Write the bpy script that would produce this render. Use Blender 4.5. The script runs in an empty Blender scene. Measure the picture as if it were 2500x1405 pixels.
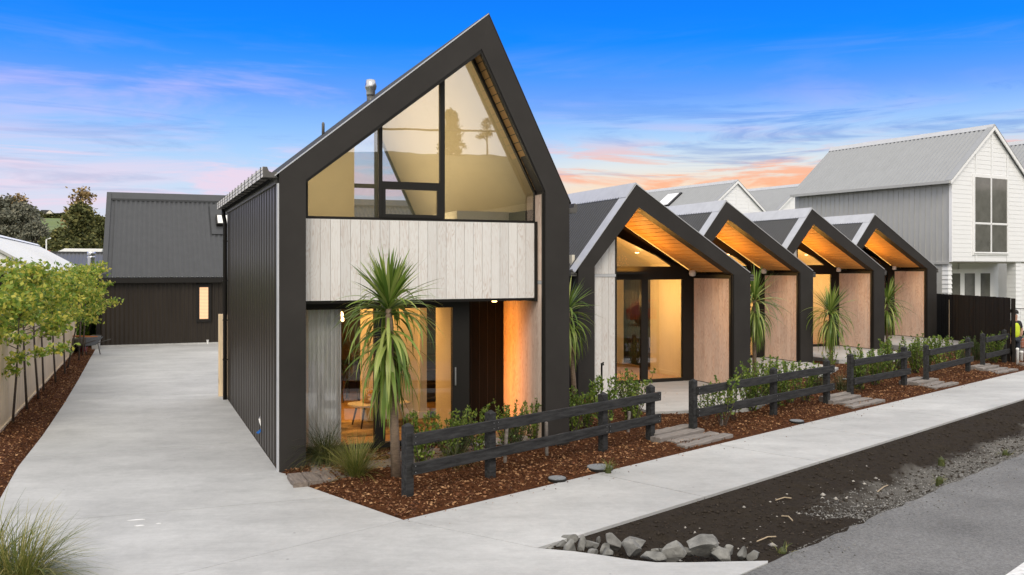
import bpy, bmesh, math, random
import numpy as np
from mathutils import Vector, Matrix

# ------------------------------------------------------------------ camera, world, sun, exposure
sc = bpy.context.scene
C = sc.collection
F, CX, CY, H = 2209.0, 1250.0, 655.0, 3.0          # focal length, principal column, horizon row (photo pixels), eye height
cam_d = bpy.data.cameras.new('camera')
cam = bpy.data.objects.new('camera', cam_d); C.objects.link(cam)
cam.location = (0, 0, H); cam.rotation_euler = (math.radians(90), 0, 0)
cam_d.sensor_width = 36.0; cam_d.lens = 36.0 * F / 2500.0
cam_d.shift_y = -(702.5 - CY) / 2500.0
cam_d.clip_end = 3000.0; cam_d.clip_start = 0.05
sc.camera = cam

SUN_EL, SUN_AZ = math.radians(42), math.radians(178)   # azimuth measured from +Y towards +X
w = bpy.data.worlds.new('World'); sc.world = w; w.use_nodes = True
nt = w.node_tree; nt.nodes.clear()
def wn(t, **k):
    n = nt.nodes.new(t)
    for a, b in k.items(): setattr(n, a, b)
    return n
def wl(a, b): nt.links.new(a, b)
def wmath(op, a, b=None, c=None, clamp=False):
    n = wn('ShaderNodeMath', operation=op, use_clamp=clamp)
    for i, x in enumerate((a, b, c)):
        if x is None: continue
        if isinstance(x, (int, float)): n.inputs[i].default_value = x
        else: wl(x, n.inputs[i])
    return n.outputs[0]
def wramp(fac, stops):
    n = wn('ShaderNodeValToRGB'); e = n.color_ramp.elements
    while len(e) > 1: e.remove(e[-1])
    e[0].position = stops[0][0]; e[0].color = (*stops[0][1], 1)
    for p, c in stops[1:]:
        q = e.new(p); q.color = (*c, 1)
    wl(fac, n.inputs[0]); return n.outputs[0]
def wsmooth(x, a, b):
    n = wn('ShaderNodeMapRange', interpolation_type='SMOOTHSTEP')
    wl(x, n.inputs[0]); n.inputs[1].default_value = a; n.inputs[2].default_value = b
    return n.outputs[0]
def wmix(f, a, b):
    n = wn('ShaderNodeMix', data_type='RGBA')
    if isinstance(f, (int, float)): n.inputs[0].default_value = f
    else: wl(f, n.inputs[0])
    for i, x in ((6, a), (7, b)):
        if isinstance(x, tuple): n.inputs[i].default_value = (*x, 1)
        else: wl(x, n.inputs[i])
    return n.outputs[2]
tc = wn('ShaderNodeTexCoord'); sep = wn('ShaderNodeSeparateXYZ'); wl(tc.outputs['Generated'], sep.inputs[0])
SX, SY, SZ = sep.outputs
cool = wramp(SZ, [(0, (.74, .70, .76)), (.06, (.68, .72, .86)), (.09, (.56, .72, .93)), (.12, (.42, .65, .97)), (.15, (.27, .53, 1.0)),
                  (.185, (.13, .36, 1.0)), (.215, (.04, .30, 1.0)), (.24, (.0, .25, 1.0)), (.30, (.0, .19, .98)), (.5, (.0, .15, .9))])
warmc = wramp(SZ, [(0, (1, .60, .34)), (.07, (1, .70, .42)), (.085, (.98, .76, .55)), (.11, (.80, .82, .80)), (.14, (.52, .72, .93)), (.2, (.22, .48, .98))])
warm = wmath('MULTIPLY', wsmooth(SX, -.12, .12), wmath('SUBTRACT', 1.0, wsmooth(SZ, .09, .2)))
base = wmix(warm, cool, warmc)
def wnoise(scale, loc, detail=5, rough=.55, dist=0.0, s=1.0):
    m = wn('ShaderNodeMapping'); wl(tc.outputs['Generated'], m.inputs[0])
    m.inputs['Scale'].default_value = scale; m.inputs['Location'].default_value = loc; m.inputs['Rotation'].default_value = (0, math.radians(7), 0)
    n = wn('ShaderNodeTexNoise'); wl(m.outputs[0], n.inputs['Vector'])
    n.inputs['Scale'].default_value = s; n.inputs['Detail'].default_value = detail; n.inputs['Roughness'].default_value = rough
    n.inputs['Distortion'].default_value = dist
    return n.outputs[0]
cl1 = wsmooth(wnoise((2.6, 2.6, 17), (3.1, .4, 1.7), 6, .58, .6), .49, .70)
cl2 = wsmooth(wnoise((4.2, 4.2, 34), (7.7, 2.2, 5.1), 9, .62, 1.1), .45, .60)
cl3 = wsmooth(wnoise((3.4, 3.4, 40), (1.3, 9.2, 2.9), 9, .64, 1.2), .50, .66)
low = wmath('SUBTRACT', 1.0, wsmooth(SZ, .10, .18))
pinkc = wmix(low, (.58, .55, 1.0), (.86, .68, .82))
pinkc = wmix(wmath('MULTIPLY', warm, low), pinkc, (1.0, .44, .24))
band = wmath('SUBTRACT', 1.0, wsmooth(SZ, .17, .25))
sky = wmix(wmath('MULTIPLY', wmath('MULTIPLY', cl1, wmath('SUBTRACT', .72, wmath('MULTIPLY', wmath('MULTIPLY', wsmooth(SX, -.1, .15), wsmooth(SZ, .12, .18)), .47))), wmath('ADD', wmath('MULTIPLY', band, .95), .03)), base, pinkc)
sky = wmix(wmath('MULTIPLY', wmath('MULTIPLY', cl2, .85), wmath('MULTIPLY', low, wmath('SUBTRACT', 1.0, wsmooth(SZ, .125, .15)))), sky, pinkc)
darkc = wmix(low, (.10, .32, .90), (.26, .35, .60))
sky = wmix(wmath('MULTIPLY', wmath('MULTIPLY', cl3, wmath('ADD', .34, wmath('MULTIPLY', wsmooth(SX, .0, .3), .3))), wmath('MULTIPLY', wsmooth(SZ, .05, .09), wmath('SUBTRACT', 1.0, wsmooth(SZ, .19, .27)))), sky, darkc)
# thin high overcast overhead and behind the viewer: the pale sky the windows mirror and the shadowless light show
veiln = wnoise((1.3, 1.3, 1.3), (0, 0, 0), 4, .5)
veil = wmath('MAXIMUM', wsmooth(wmath('ADD', SZ, wmath('MULTIPLY', veiln, .10)), .40, .66), wsmooth(wmath('MULTIPLY', SY, -1.0), -.25, .25))
veilc = wmix(veiln, (1.14, 1.12, 1.11), (1.44, 1.42, 1.41))
sky = wmix(veil, sky, veilc)
nish = wn('ShaderNodeTexSky', sky_type='NISHITA'); nish.sun_disc = False
nish.sun_elevation = SUN_EL; nish.sun_rotation = SUN_AZ
ns = wn('ShaderNodeVectorMath', operation='SCALE'); wl(nish.outputs[0], ns.inputs[0]); ns.inputs['Scale'].default_value = .10
sky = wmix(.03, sky, ns.outputs[0])
bg = wn('ShaderNodeBackground'); wl(sky, bg.inputs[0]); bg.inputs[1].default_value = 1.0
wo = wn('ShaderNodeOutputWorld'); wl(bg.outputs[0], wo.inputs[0])

sd = bpy.data.lights.new('sun', 'SUN'); sd.energy = 1.7; sd.angle = math.radians(28); sd.color = (1.0, .90, .76)
sun = bpy.data.objects.new('sun', sd); C.objects.link(sun)
sdir = Vector((math.sin(SUN_AZ) * math.cos(SUN_EL), math.cos(SUN_AZ) * math.cos(SUN_EL), math.sin(SUN_EL)))
sun.rotation_euler = sdir.to_track_quat('Z', 'Y').to_euler(); sun.location = sdir * 60
vs = sc.view_settings; vs.view_transform = 'Standard'; vs.look = 'None'; vs.gamma = 1.0; vs.exposure = 0.05; vs.use_curve_mapping = False
sc.cycles.use_denoising = True
sc.cycles.max_bounces = 10; sc.cycles.transparent_max_bounces = 16; sc.cycles.sample_clamp_indirect = 4.0
sc.cycles.caustics_reflective = False; sc.cycles.caustics_refractive = False

# ------------------------------------------------------------------ helpers: places
U = Vector((5310, 2209)).normalized(); V = Vector((-U.y, U.x)); ANG = math.atan2(U.y, U.x)
def G(px, py, z=0.0):
    Y = F * (H - z) / (py - CY); return Vector(((px - CX) / F * Y, Y, z))
def at(px, Y, z=0.0): return Vector(((px - CX) / F * Y, Y, z))
def zat(py, Y): return H - (py - CY) * Y / F
def tx(P, px, d, uu=None):                      # along-facade coordinate of a pixel column on the plane d behind a front at P
    uu = uu or U; vv = Vector((-uu.y, uu.x)); Q = Vector((P[0], P[1])) + d * vv
    a = (px - CX) / F; return (a * Q.y - Q.x) / (uu.x - a * uu.y)
R = random.Random(7); NR = np.random.default_rng(11)

# ------------------------------------------------------------------ helpers: materials
def mat(name, col, rough=.6, metal=0.0, var=0.0, vscale=6.0, bump=0.0, bscale=40.0, stretch=(1, 1, 1), col2=None, spec=.5, emit=None, detail=5, coords='Object'):
    m = bpy.data.materials.new(name); m.use_nodes = True
    n = m.node_tree; p = n.nodes['Principled BSDF']
    p.inputs['Base Color'].default_value = (*col, 1); p.inputs['Roughness'].default_value = rough; p.inputs['Metallic'].default_value = metal
    p.inputs['Specular IOR Level'].default_value = spec
    if emit: p.inputs['Emission Color'].default_value = (*emit[0], 1); p.inputs['Emission Strength'].default_value = emit[1]
    if var or bump:
        t = n.nodes.new('ShaderNodeTexCoord'); mp = n.nodes.new('ShaderNodeMapping'); mp.inputs['Scale'].default_value = stretch
        oi = n.nodes.new('ShaderNodeObjectInfo'); cx = n.nodes.new('ShaderNodeVectorMath'); cx.operation = 'SCALE'
        cb = n.nodes.new('ShaderNodeCombineXYZ')
        for i in range(3): n.links.new(oi.outputs['Random'], cb.inputs[i])
        n.links.new(cb.outputs[0], cx.inputs[0]); cx.inputs['Scale'].default_value = 37.0 if coords == 'Object' else 0.0
        ad = n.nodes.new('ShaderNodeVectorMath'); ad.operation = 'ADD'
        if coords == 'World':
            ge = n.nodes.new('ShaderNodeNewGeometry'); n.links.new(ge.outputs['Position'], ad.inputs[0])
        else: n.links.new(t.outputs['Object'], ad.inputs[0])
        n.links.new(cx.outputs[0], ad.inputs[1]); n.links.new(ad.outputs[0], mp.inputs[0])
    if var:
        a = n.nodes.new('ShaderNodeTexNoise'); n.links.new(mp.outputs[0], a.inputs['Vector']); a.inputs['Scale'].default_value = vscale; a.inputs['Detail'].default_value = detail; a.inputs['Roughness'].default_value = .65
        r = n.nodes.new('ShaderNodeMapRange'); n.links.new(a.outputs[0], r.inputs[0]); r.inputs[1].default_value = .3; r.inputs[2].default_value = .7
        mx = n.nodes.new('ShaderNodeMix'); mx.data_type = 'RGBA'; n.links.new(r.outputs[0], mx.inputs[0])
        c2 = col2 or tuple(min(1, c * (1 + var)) for c in col); c1 = tuple(c * (1 - var) for c in col) if not col2 else col
        mx.inputs[6].default_value = (*c1, 1); mx.inputs[7].default_value = (*c2, 1)
        n.links.new(mx.outputs[2], p.inputs['Base Color'])
    if bump:
        b = n.nodes.new('ShaderNodeTexNoise'); n.links.new(mp.outputs[0], b.inputs['Vector']); b.inputs['Scale'].default_value = bscale; b.inputs['Detail'].default_value = 4
        bp = n.nodes.new('ShaderNodeBump'); bp.inputs['Strength'].default_value = bump; bp.inputs['Distance'].default_value = .02
        n.links.new(b.outputs[0], bp.inputs['Height']); n.links.new(bp.outputs[0], p.inputs['Normal'])
    return m
def nodes(m): return m.node_tree.nodes, m.node_tree.links, m.node_tree.nodes['Principled BSDF']

def plywood(name, wash, line, amount, rough=.7):
    """rotary-cut plywood: contour lines of a stretched noise, per-board offset, patchy wash"""
    m = bpy.data.materials.new(name); m.use_nodes = True; n, l, p = nodes(m)
    t = n.new('ShaderNodeTexCoord'); oi = n.new('ShaderNodeObjectInfo'); cb = n.new('ShaderNodeCombineXYZ')
    for i in range(3): l.new(oi.outputs['Random'], cb.inputs[i])
    s = n.new('ShaderNodeVectorMath'); s.operation = 'SCALE'; s.inputs['Scale'].default_value = 51; l.new(cb.outputs[0], s.inputs[0])
    a = n.new('ShaderNodeVectorMath'); a.operation = 'ADD'; l.new(t.outputs['Object'], a.inputs[0]); l.new(s.outputs[0], a.inputs[1])
    mp = n.new('ShaderNodeMapping'); mp.inputs['Scale'].default_value = (7, 7, 1.0); l.new(a.outputs[0], mp.inputs[0])
    no = n.new('ShaderNodeTexNoise'); no.inputs['Scale'].default_value = 1.1; no.inputs['Detail'].default_value = 3; no.inputs['Roughness'].default_value = .45; l.new(mp.outputs[0], no.inputs['Vector'])
    mu = n.new('ShaderNodeMath'); mu.operation = 'MULTIPLY'; mu.inputs[1].default_value = 15; l.new(no.outputs[0], mu.inputs[0])
    fr = n.new('ShaderNodeMath'); fr.operation = 'FRACT'; l.new(mu.outputs[0], fr.inputs[0])
    rp = n.new('ShaderNodeValToRGB'); l.new(fr.outputs[0], rp.inputs[0]); e = rp.color_ramp.elements
    e[0].position = 0; e[0].color = (1, 1, 1, 1); e[1].position = .5; e[1].color = (0, 0, 0, 1); q = e.new(.9); q.color = (.15, .15, .15, 1); q = e.new(1.0); q.color = (1, 1, 1, 1)
    pn = n.new('ShaderNodeTexNoise'); pn.inputs['Scale'].default_value = 1.3; pn.inputs['Detail'].default_value = 3; l.new(a.outputs[0], pn.inputs['Vector'])
    pr = n.new('ShaderNodeMapRange'); pr.inputs[1].default_value = .35; pr.inputs[2].default_value = .7; pr.inputs[3].default_value = .25; pr.inputs[4].default_value = 1.0; l.new(pn.outputs[0], pr.inputs[0])
    f = n.new('ShaderNodeMath'); f.operation = 'MULTIPLY'; l.new(rp.outputs[0], f.inputs[0]); l.new(pr.outputs[0], f.inputs[1])
    g = n.new('ShaderNodeMath'); g.operation = 'MULTIPLY'; g.inputs[1].default_value = amount; l.new(f.outputs[0], g.inputs[0])
    mx = n.new('ShaderNodeMix'); mx.data_type = 'RGBA'; l.new(g.outputs[0], mx.inputs[0]); mx.inputs[6].default_value = (*wash, 1); mx.inputs[7].default_value = (*line, 1)
    tint = n.new('ShaderNodeMapRange'); tint.inputs[3].default_value = .93; tint.inputs[4].default_value = 1.05; l.new(oi.outputs['Random'], tint.inputs[0])
    sc2 = n.new('ShaderNodeVectorMath'); sc2.operation = 'SCALE'; l.new(mx.outputs[2], sc2.inputs[0]); l.new(tint.outputs[0], sc2.inputs['Scale'])
    l.new(sc2.outputs[0], p.inputs['Base Color']); p.inputs['Roughness'].default_value = rough; p.inputs['Specular IOR Level'].default_value = .25
    bp = n.new('ShaderNodeBump'); bp.inputs['Strength'].default_value = .12; bp.inputs['Distance'].default_value = .01; l.new(f.outputs[0], bp.inputs['Height']); l.new(bp.outputs[0], p.inputs['Normal'])
    return m

def leafmat(name, a, b, c, trans=.25, rough=.45):
    m = bpy.data.materials.new(name); m.use_nodes = True; n, l, p = nodes(m)
    g = n.new('ShaderNodeNewGeometry'); rp = n.new('ShaderNodeValToRGB'); l.new(g.outputs['Random Per Island'], rp.inputs[0])
    e = rp.color_ramp.elements; e[0].color = (*a, 1); e[1].color = (*c, 1); q = e.new(.55); q.color = (*b, 1)
    l.new(rp.outputs[0], p.inputs['Base Color']); p.inputs['Roughness'].default_value = rough; p.inputs['Specular IOR Level'].default_value = .35
    t = n.new('ShaderNodeBsdfTranslucent'); l.new(rp.outputs[0], t.inputs[0]); mx = n.new('ShaderNodeMixShader'); mx.inputs[0].default_value = trans
    l.new(p.outputs[0], mx.inputs[1]); l.new(t.outputs[0], mx.inputs[2]); l.new(mx.outputs[0], n['Material Output'].inputs[0])
    return m
def glassmat(name, tint=(1, 1, 1), gain=1.5, add=.05):
    m = bpy.data.materials.new(name); m.use_nodes = True; n, l = m.node_tree.nodes, m.node_tree.links
    n.remove(n['Principled BSDF'])
    tr = n.new('ShaderNodeBsdfTransparent'); tr.inputs[0].default_value = (*tint, 1); gl = n.new('ShaderNodeBsdfGlossy'); gl.inputs['Roughness'].default_value = .0
    fz = n.new('ShaderNodeFresnel'); fz.inputs[0].default_value = 1.45
    ma = n.new('ShaderNodeMath'); ma.operation = 'MULTIPLY_ADD'; ma.use_clamp = True; ma.inputs[1].default_value = gain; ma.inputs[2].default_value = add; l.new(fz.outputs[0], ma.inputs[0])
    # a faint waviness of the float glass
    no = n.new('ShaderNodeTexNoise'); no.inputs['Scale'].default_value = .8; tcx = n.new('ShaderNodeTexCoord'); l.new(tcx.outputs['Object'], no.inputs['Vector'])
    bp = n.new('ShaderNodeBump'); bp.inputs['Strength'].default_value = .03; bp.inputs['Distance'].default_value = .05; l.new(no.outputs[0], bp.inputs['Height']); l.new(bp.outputs[0], gl.inputs['Normal'])
    mx = n.new('ShaderNodeMixShader'); l.new(ma.outputs[0], mx.inputs[0]); l.new(tr.outputs[0], mx.inputs[1]); l.new(gl.outputs[0], mx.inputs[2]); l.new(mx.outputs[0], n['Material Output'].inputs[0])
    return m

M = {}
M['char'] = mat('charcoal_panel', (.034, .031, .029), .5, var=.16, vscale=1.0, bump=.05, bscale=300, spec=.18)
M['charrib'] = mat('charcoal_ribbed_steel', (.030, .024, .019), .32, var=.14, vscale=3, stretch=(1, 1, .15), spec=.35)
M['charroof'] = mat('grey_roof_steel', (.050, .052, .055), .38, var=.10, vscale=3, spec=.3)
M['black'] = mat('black_aluminium', (.014, .0125, .011), .45, spec=.25)
M['flash'] = mat('pale_and_sheen_flashing', (.50, .51, .53), .38, var=.08, vscale=4)  # on verge and ridge capping the pale grey paints in glancing sky sheen
M['gut'] = mat('gutter_steel', (.10, .095, .09), .35, var=.1)
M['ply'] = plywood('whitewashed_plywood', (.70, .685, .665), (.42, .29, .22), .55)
M['plyp'] = plywood('warm_lit_plywood', (.82, .66, .55), (.46, .25, .16), .85)  # warm lamplight on the return walls painted into the wash colour
M['soff'] = plywood('cedar_soffit', (.62, .35, .13), (.40, .19, .06), .55, .55)
M['cream'] = mat('cream_plaster', (.74, .69, .58), .8, var=.03, vscale=2)
M['olive'] = mat('pale_plaster', (.66, .60, .47), .85, var=.03, vscale=2)
M['floor'] = mat('timber_floor', (.42, .26, .12), .4, var=.25, vscale=5, stretch=(1, 8, 1))
M['glass'] = glassmat('window_glass', gain=3.0, add=.11)
M['glass2'] = glassmat('door_glass', gain=1.35, add=.04)
M['white'] = mat('white_paint', (.86, .86, .86), .5, var=.02)
M['whiteb'] = mat('white_weatherboard', (.86, .865, .87), .5, var=.02, vscale=2)
M['grybat'] = mat('grey_board', (.44, .44, .425), .55, var=.05, vscale=2)
M['gryroof'] = mat('silver_roof_steel', (.29, .30, .31), .45, var=.05, vscale=2)
M['paleroof'] = mat('pale_roof_steel', (.62, .63, .64), .45, var=.04, vscale=1.5)
M['conc'] = None
M['steel'] = mat('stainless_steel', (.55, .55, .56), .28, metal=.9)
M['pvc'] = mat('white_pipe', (.78, .78, .76), .4)
M['blue'] = mat('blue_tape', (.02, .16, .55), .5)
M['pine'] = mat('pine_paling', (.80, .64, .43), .75, var=.14, vscale=4, stretch=(3, 3, .35), bump=.15, bscale=30)
M['sleeper'] = mat('weathered_sleeper', (.19, .155, .13), .85, var=.4, vscale=6, stretch=(.5, 4, 4), bump=.5, bscale=25)
M['sleeperg'] = mat('grey_sleeper', (.22, .195, .175), .85, var=.35, vscale=6, stretch=(.5, 4, 4), bump=.5, bscale=25)
M['blk'] = mat('black_stained_timber', (.036, .036, .036), .75, spec=.15, var=.6, vscale=5, stretch=(.6, 5, 5), bump=.35, bscale=30)
M['blkfence'] = mat('black_paling', (.018, .015, .013), .85, spec=.15, var=.4, vscale=5, stretch=(4, 4, .4), bump=.2, bscale=30)
M['bark'] = mat('bark', (.20, .145, .10), .9, var=.35, vscale=14, stretch=(1, 1, 3), bump=.6, bscale=60)
M['barkd'] = mat('dark_bark', (.085, .065, .05), .9, var=.3, vscale=14, bump=.5, bscale=50)
M['soil'] = mat('dark_soil', (.030, .025, .021), .95, spec=.05, var=.5, vscale=5, bump=1.0, bscale=60, coords='World')
M['clod'] = mat('soil_clod', (.044, .036, .029), .95, var=.5, vscale=20, spec=.05)
M['gravel'] = mat('gravel_stone', (.22, .22, .215), .9, var=.45, vscale=9)
M['rock'] = mat('grey_rock', (.20, .197, .184), .9, spec=.15, var=.5, vscale=5, bump=.6, bscale=14, detail=8)
M['mulchbed'] = mat('mulch_bed', (.075, .029, .012), .95, var=.7, vscale=16, bump=1.0, bscale=70, coords='World', spec=.08)
M['chip'] = None
M['lamp'] = mat('lit_lamp', (1, .8, .5), .5, emit=((1, .62, .25), 14))
M['curtain'] = mat('white_curtain', (.90, .89, .88), .9, var=.04, vscale=3)
M['grasshill'] = mat('meadow_grass', (.13, .17, .045), .95, var=.3, vscale=.05, coords='World')
M['scrub'] = mat('rough_ground', (.10, .115, .05), .95, var=.4, vscale=.3, coords='World')
M['iron'] = mat('grey_cover', (.20, .21, .22), .7, var=.35, vscale=40, bump=.3, bscale=60)
M['leafA'] = leafmat('sapling_leaf', (.10, .19, .03), (.30, .38, .05), (.68, .58, .11), .4)
M['leafB'] = leafmat('shrub_leaf', (.06, .12, .02), (.16, .24, .038), (.30, .37, .07), .35)
M['leafD'] = leafmat('dark_shrub_leaf', (.03, .06, .018), (.07, .12, .03), (.14, .19, .045), .25)
M['leafH'] = leafmat('hedge_leaf', (.08, .16, .015), (.19, .32, .025), (.36, .48, .04), .35)
M['leafT'] = leafmat('far_tree_leaf', (.05, .06, .02), (.11, .12, .038), (.22, .20, .065), .1, .8)
M['leafG'] = leafmat('hazy_tree_leaf', (.10, .105, .08), (.17, .175, .13), (.25, .23, .16), .1, .8)
M['leafO'] = leafmat('rusty_tree_leaf', (.16, .11, .04), (.30, .21, .09), (.48, .34, .17), .1, .8)
M['cord'] = leafmat('cabbage_leaf', (.08, .15, .022), (.20, .29, .05), (.46, .50, .16), .3, .36)
M['cordd'] = leafmat('dry_cabbage_leaf', (.16, .11, .05), (.24, .17, .08), (.34, .26, .14), .15, .6)
M['tuft'] = leafmat('tussock_blade', (.06, .10, .02), (.18, .20, .04), (.40, .34, .12), .25)
M['tuftd'] = leafmat('dark_tussock_blade', (.02, .035, .01), (.06, .075, .02), (.15, .13, .05), .2)

def concrete():
    m = bpy.data.materials.new('broom_finished_concrete'); m.use_nodes = True; n, l, p = nodes(m)
    g = n.new('ShaderNodeNewGeometry')
    def noise(sx, sy, s, d=6, r=.6):
        mp = n.new('ShaderNodeMapping'); mp.inputs['Scale'].default_value = (sx, sy, 1); mp.inputs['Rotation'].default_value = (0, 0, -ANG); l.new(g.outputs['Position'], mp.inputs[0])
        a = n.new('ShaderNodeTexNoise'); a.inputs['Scale'].default_value = s; a.inputs['Detail'].default_value = d; a.inputs['Roughness'].default_value = r; l.new(mp.outputs[0], a.inputs['Vector']); return a.outputs[0]
    def rng(x, a, b, c, d):
        q = n.new('ShaderNodeMapRange'); l.new(x, q.inputs[0])
        for i, v in enumerate((a, b, c, d)): q.inputs[i + 1].default_value = v
        return q.outputs[0]
    def mul(a, b):
        q = n.new('ShaderNodeMath'); q.operation = 'MULTIPLY'; l.new(a, q.inputs[0]); l.new(b, q.inputs[1]); return q.outputs[0]
    k = mul(mul(rng(noise(1, 1, .35), .3, .7, .80, 1.08), mul(rng(noise(.6, 1.7, 1.1), .3, .7, .88, 1.07), rng(noise(1, 1, 1.6, 9, .75), .36, .52, .90, 1.0))), mul(rng(noise(.8, 9, 3, 3), .3, .7, .96, 1.04), rng(noise(1, 1, 9, 8, .85), .25, .75, .86, 1.10)))
    # small dark specks and trodden-in bits
    vo = n.new('ShaderNodeTexVoronoi'); vo.inputs['Scale'].default_value = 2.2; l.new(g.outputs['Position'], vo.inputs['Vector'])
    sp = rng(vo.outputs['Distance'], .018, .045, .55, 1.0)
    k = mul(k, sp)
    mx = n.new('ShaderNodeVectorMath'); mx.operation = 'SCALE'; mx.inputs[0].default_value = (.475, .475, .463); l.new(k, mx.inputs['Scale'])
    l.new(mx.outputs[0], p.inputs['Base Color']); p.inputs['Roughness'].default_value = .75
    bp = n.new('ShaderNodeBump'); bp.inputs['Strength'].default_value = .15; bp.inputs['Distance'].default_value = .01; l.new(noise(1, 1, 60, 3), bp.inputs['Height']); l.new(bp.outputs[0], p.inputs['Normal'])
    return m
M['conc'] = concrete()
def asphalt():
    m = bpy.data.materials.new('chip_seal_asphalt'); m.use_nodes = True; n, l, p = nodes(m)
    g = n.new('ShaderNodeNewGeometry')
    a = n.new('ShaderNodeTexNoise'); a.inputs['Scale'].default_value = 32; a.inputs['Detail'].default_value = 6; a.inputs['Roughness'].default_value = .9; l.new(g.outputs['Position'], a.inputs['Vector'])
    b = n.new('ShaderNodeTexNoise'); b.inputs['Scale'].default_value = .8; b.inputs['Detail'].default_value = 6; l.new(g.outputs['Position'], b.inputs['Vector'])
    r = n.new('ShaderNodeMapRange'); r.inputs[1].default_value = .3; r.inputs[2].default_value = .7; r.inputs[3].default_value = .35; r.inputs[4].default_value = 1.65; l.new(a.outputs[0], r.inputs[0])
    r2 = n.new('ShaderNodeMapRange'); r2.inputs[1].default_value = .3; r2.inputs[2].default_value = .7; r2.inputs[3].default_value = .78; r2.inputs[4].default_value = 1.18; l.new(b.outputs[0], r2.inputs[0])
    q = n.new('ShaderNodeMath'); q.operation = 'MULTIPLY'; l.new(r.outputs[0], q.inputs[0]); l.new(r2.outputs[0], q.inputs[1])
    s = n.new('ShaderNodeVectorMath'); s.operation = 'SCALE'; s.inputs[0].default_value = (.165, .164, .161); l.new(q.outputs[0], s.inputs['Scale'])
    l.new(s.outputs[0], p.inputs['Base Color']); p.inputs['Roughness'].default_value = .85; p.inputs['Specular IOR Level'].default_value = .2
    bp = n.new('ShaderNodeBump'); bp.inputs['Strength'].default_value = .5; bp.inputs['Distance'].default_value = .01; l.new(a.outputs[0], bp.inputs['Height']); l.new(bp.outputs[0], p.inputs['Normal'])
    return m
M['asph'] = asphalt()
M['chip'] = leafmat('bark_chip', (.05, .018, .007), (.16, .060, .021), (.44, .25, .12), 0.0, .8)

# ------------------------------------------------------------------ helpers: meshes
class MB:
    def __init__(s): s.v = []; s.f = []
    def add(s, vs, fs):
        o = len(s.v); s.v += [tuple(p) for p in vs]; s.f += [tuple(i + o for i in f) for f in fs]; return s
    def box(s, x0, x1, y0, y1, z0, z1):
        return s.add([(x0, y0, z0), (x1, y0, z0), (x1, y1, z0), (x0, y1, z0), (x0, y0, z1), (x1, y0, z1), (x1, y1, z1), (x0, y1, z1)],
                     [(3, 2, 1, 0), (4, 5, 6, 7), (0, 1, 5, 4), (1, 2, 6, 5), (2, 3, 7, 6), (3, 0, 4, 7)])
    def prism(s, poly, y0, y1):               # polygon in x,z pushed along y
        n = len(poly); vs = [(x, y0, z) for x, z in poly] + [(x, y1, z) for x, z in poly]
        return s.add(vs, [tuple(range(n)), tuple(range(2 * n - 1, n - 1, -1))] + [(i, i + n, (i + 1) % n + n, (i + 1) % n) for i in range(n)])
    def slab(s, poly, z0, z1):                # polygon in x,y pushed along z
        n = len(poly); vs = [(p[0], p[1], z0) for p in poly] + [(p[0], p[1], z1) for p in poly]
        return s.add(vs, [tuple(range(n - 1, -1, -1)), tuple(range(n, 2 * n))] + [(i, (i + 1) % n, (i + 1) % n + n, i + n) for i in range(n)])
    def hexa(s, p):
        return s.add(p, [(3, 2, 1, 0), (4, 5, 6, 7), (0, 1, 5, 4), (1, 2, 6, 5), (2, 3, 7, 6), (3, 0, 4, 7)])
    def tube(s, pts, rad, n=8, cap=True):
        pts = [Vector(p) for p in pts]
        if not isinstance(rad, (list, tuple)): rad = [rad] * len(pts)
        vs = []; up = Vector((.13, .21, 1)).normalized()
        for i, p in enumerate(pts):
            d = (pts[min(i + 1, len(pts) - 1)] - pts[max(i - 1, 0)]).normalized()
            a = d.cross(up)
            if a.length < .05: a = d.cross(Vector((1, 0, 0)))
            a.normalize(); b = d.cross(a)
            for k in range(n):
                t = 2 * math.pi * k / n; vs.append(p + (a * math.cos(t) + b * math.sin(t)) * rad[i])
        fs = [(i * n + k, i * n + (k + 1) % n, (i + 1) * n + (k + 1) % n, (i + 1) * n + k) for i in range(len(pts) - 1) for k in range(n)]
        if cap: fs += [tuple(range(n - 1, -1, -1)), tuple(range((len(pts) - 1) * n, len(pts) * n))]
        return s.add(vs, fs)
    def lathe(s, prof, cx=0, cy=0, n=16):
        vs = [(cx + r * math.cos(2 * math.pi * k / n), cy + r * math.sin(2 * math.pi * k / n), z) for r, z in prof for k in range(n)]
        fs = [(i * n + k, i * n + (k + 1) % n, (i + 1) * n + (k + 1) % n, (i + 1) * n + k) for i in range(len(prof) - 1) for k in range(n)]
        fs += [tuple(range(n - 1, -1, -1)), tuple(range((len(prof) - 1) * n, len(prof) * n))]
        return s.add(vs, fs)
    def mesh(s, name, m, smooth=False, bevel=0.0, recalc=True):
        me = bpy.data.meshes.new(name); me.from_pydata(s.v, [], s.f)
        if recalc or bevel:
            b = bmesh.new(); b.from_mesh(me); bmesh.ops.recalc_face_normals(b, faces=b.faces)
            if bevel: bmesh.ops.bevel(b, geom=b.edges[:], offset=bevel, segments=1, affect='EDGES')
            b.to_mesh(me); b.free()
        if m: me.materials.append(m)
        if smooth: me.polygons.foreach_set('use_smooth', [True] * len(me.polygons))
        me.update(); return me
    def build(s, name, m, parent=None, smooth=False, bevel=0.0, recalc=True):
        o = bpy.data.objects.new(name, s.mesh(name, m, smooth, bevel, recalc)); C.objects.link(o)
        if parent: o.parent = parent
        return o
def link(name, me, parent=None, loc=None, rz=None, scale=None):
    o = bpy.data.objects.new(name, me); C.objects.link(o)
    if parent: o.parent = parent
    if loc is not None: o.location = loc
    if rz is not None: o.rotation_euler = (0, 0, rz)
    if scale is not None: o.scale = (scale,) * 3 if isinstance(scale, (int, float)) else scale
    return o
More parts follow.
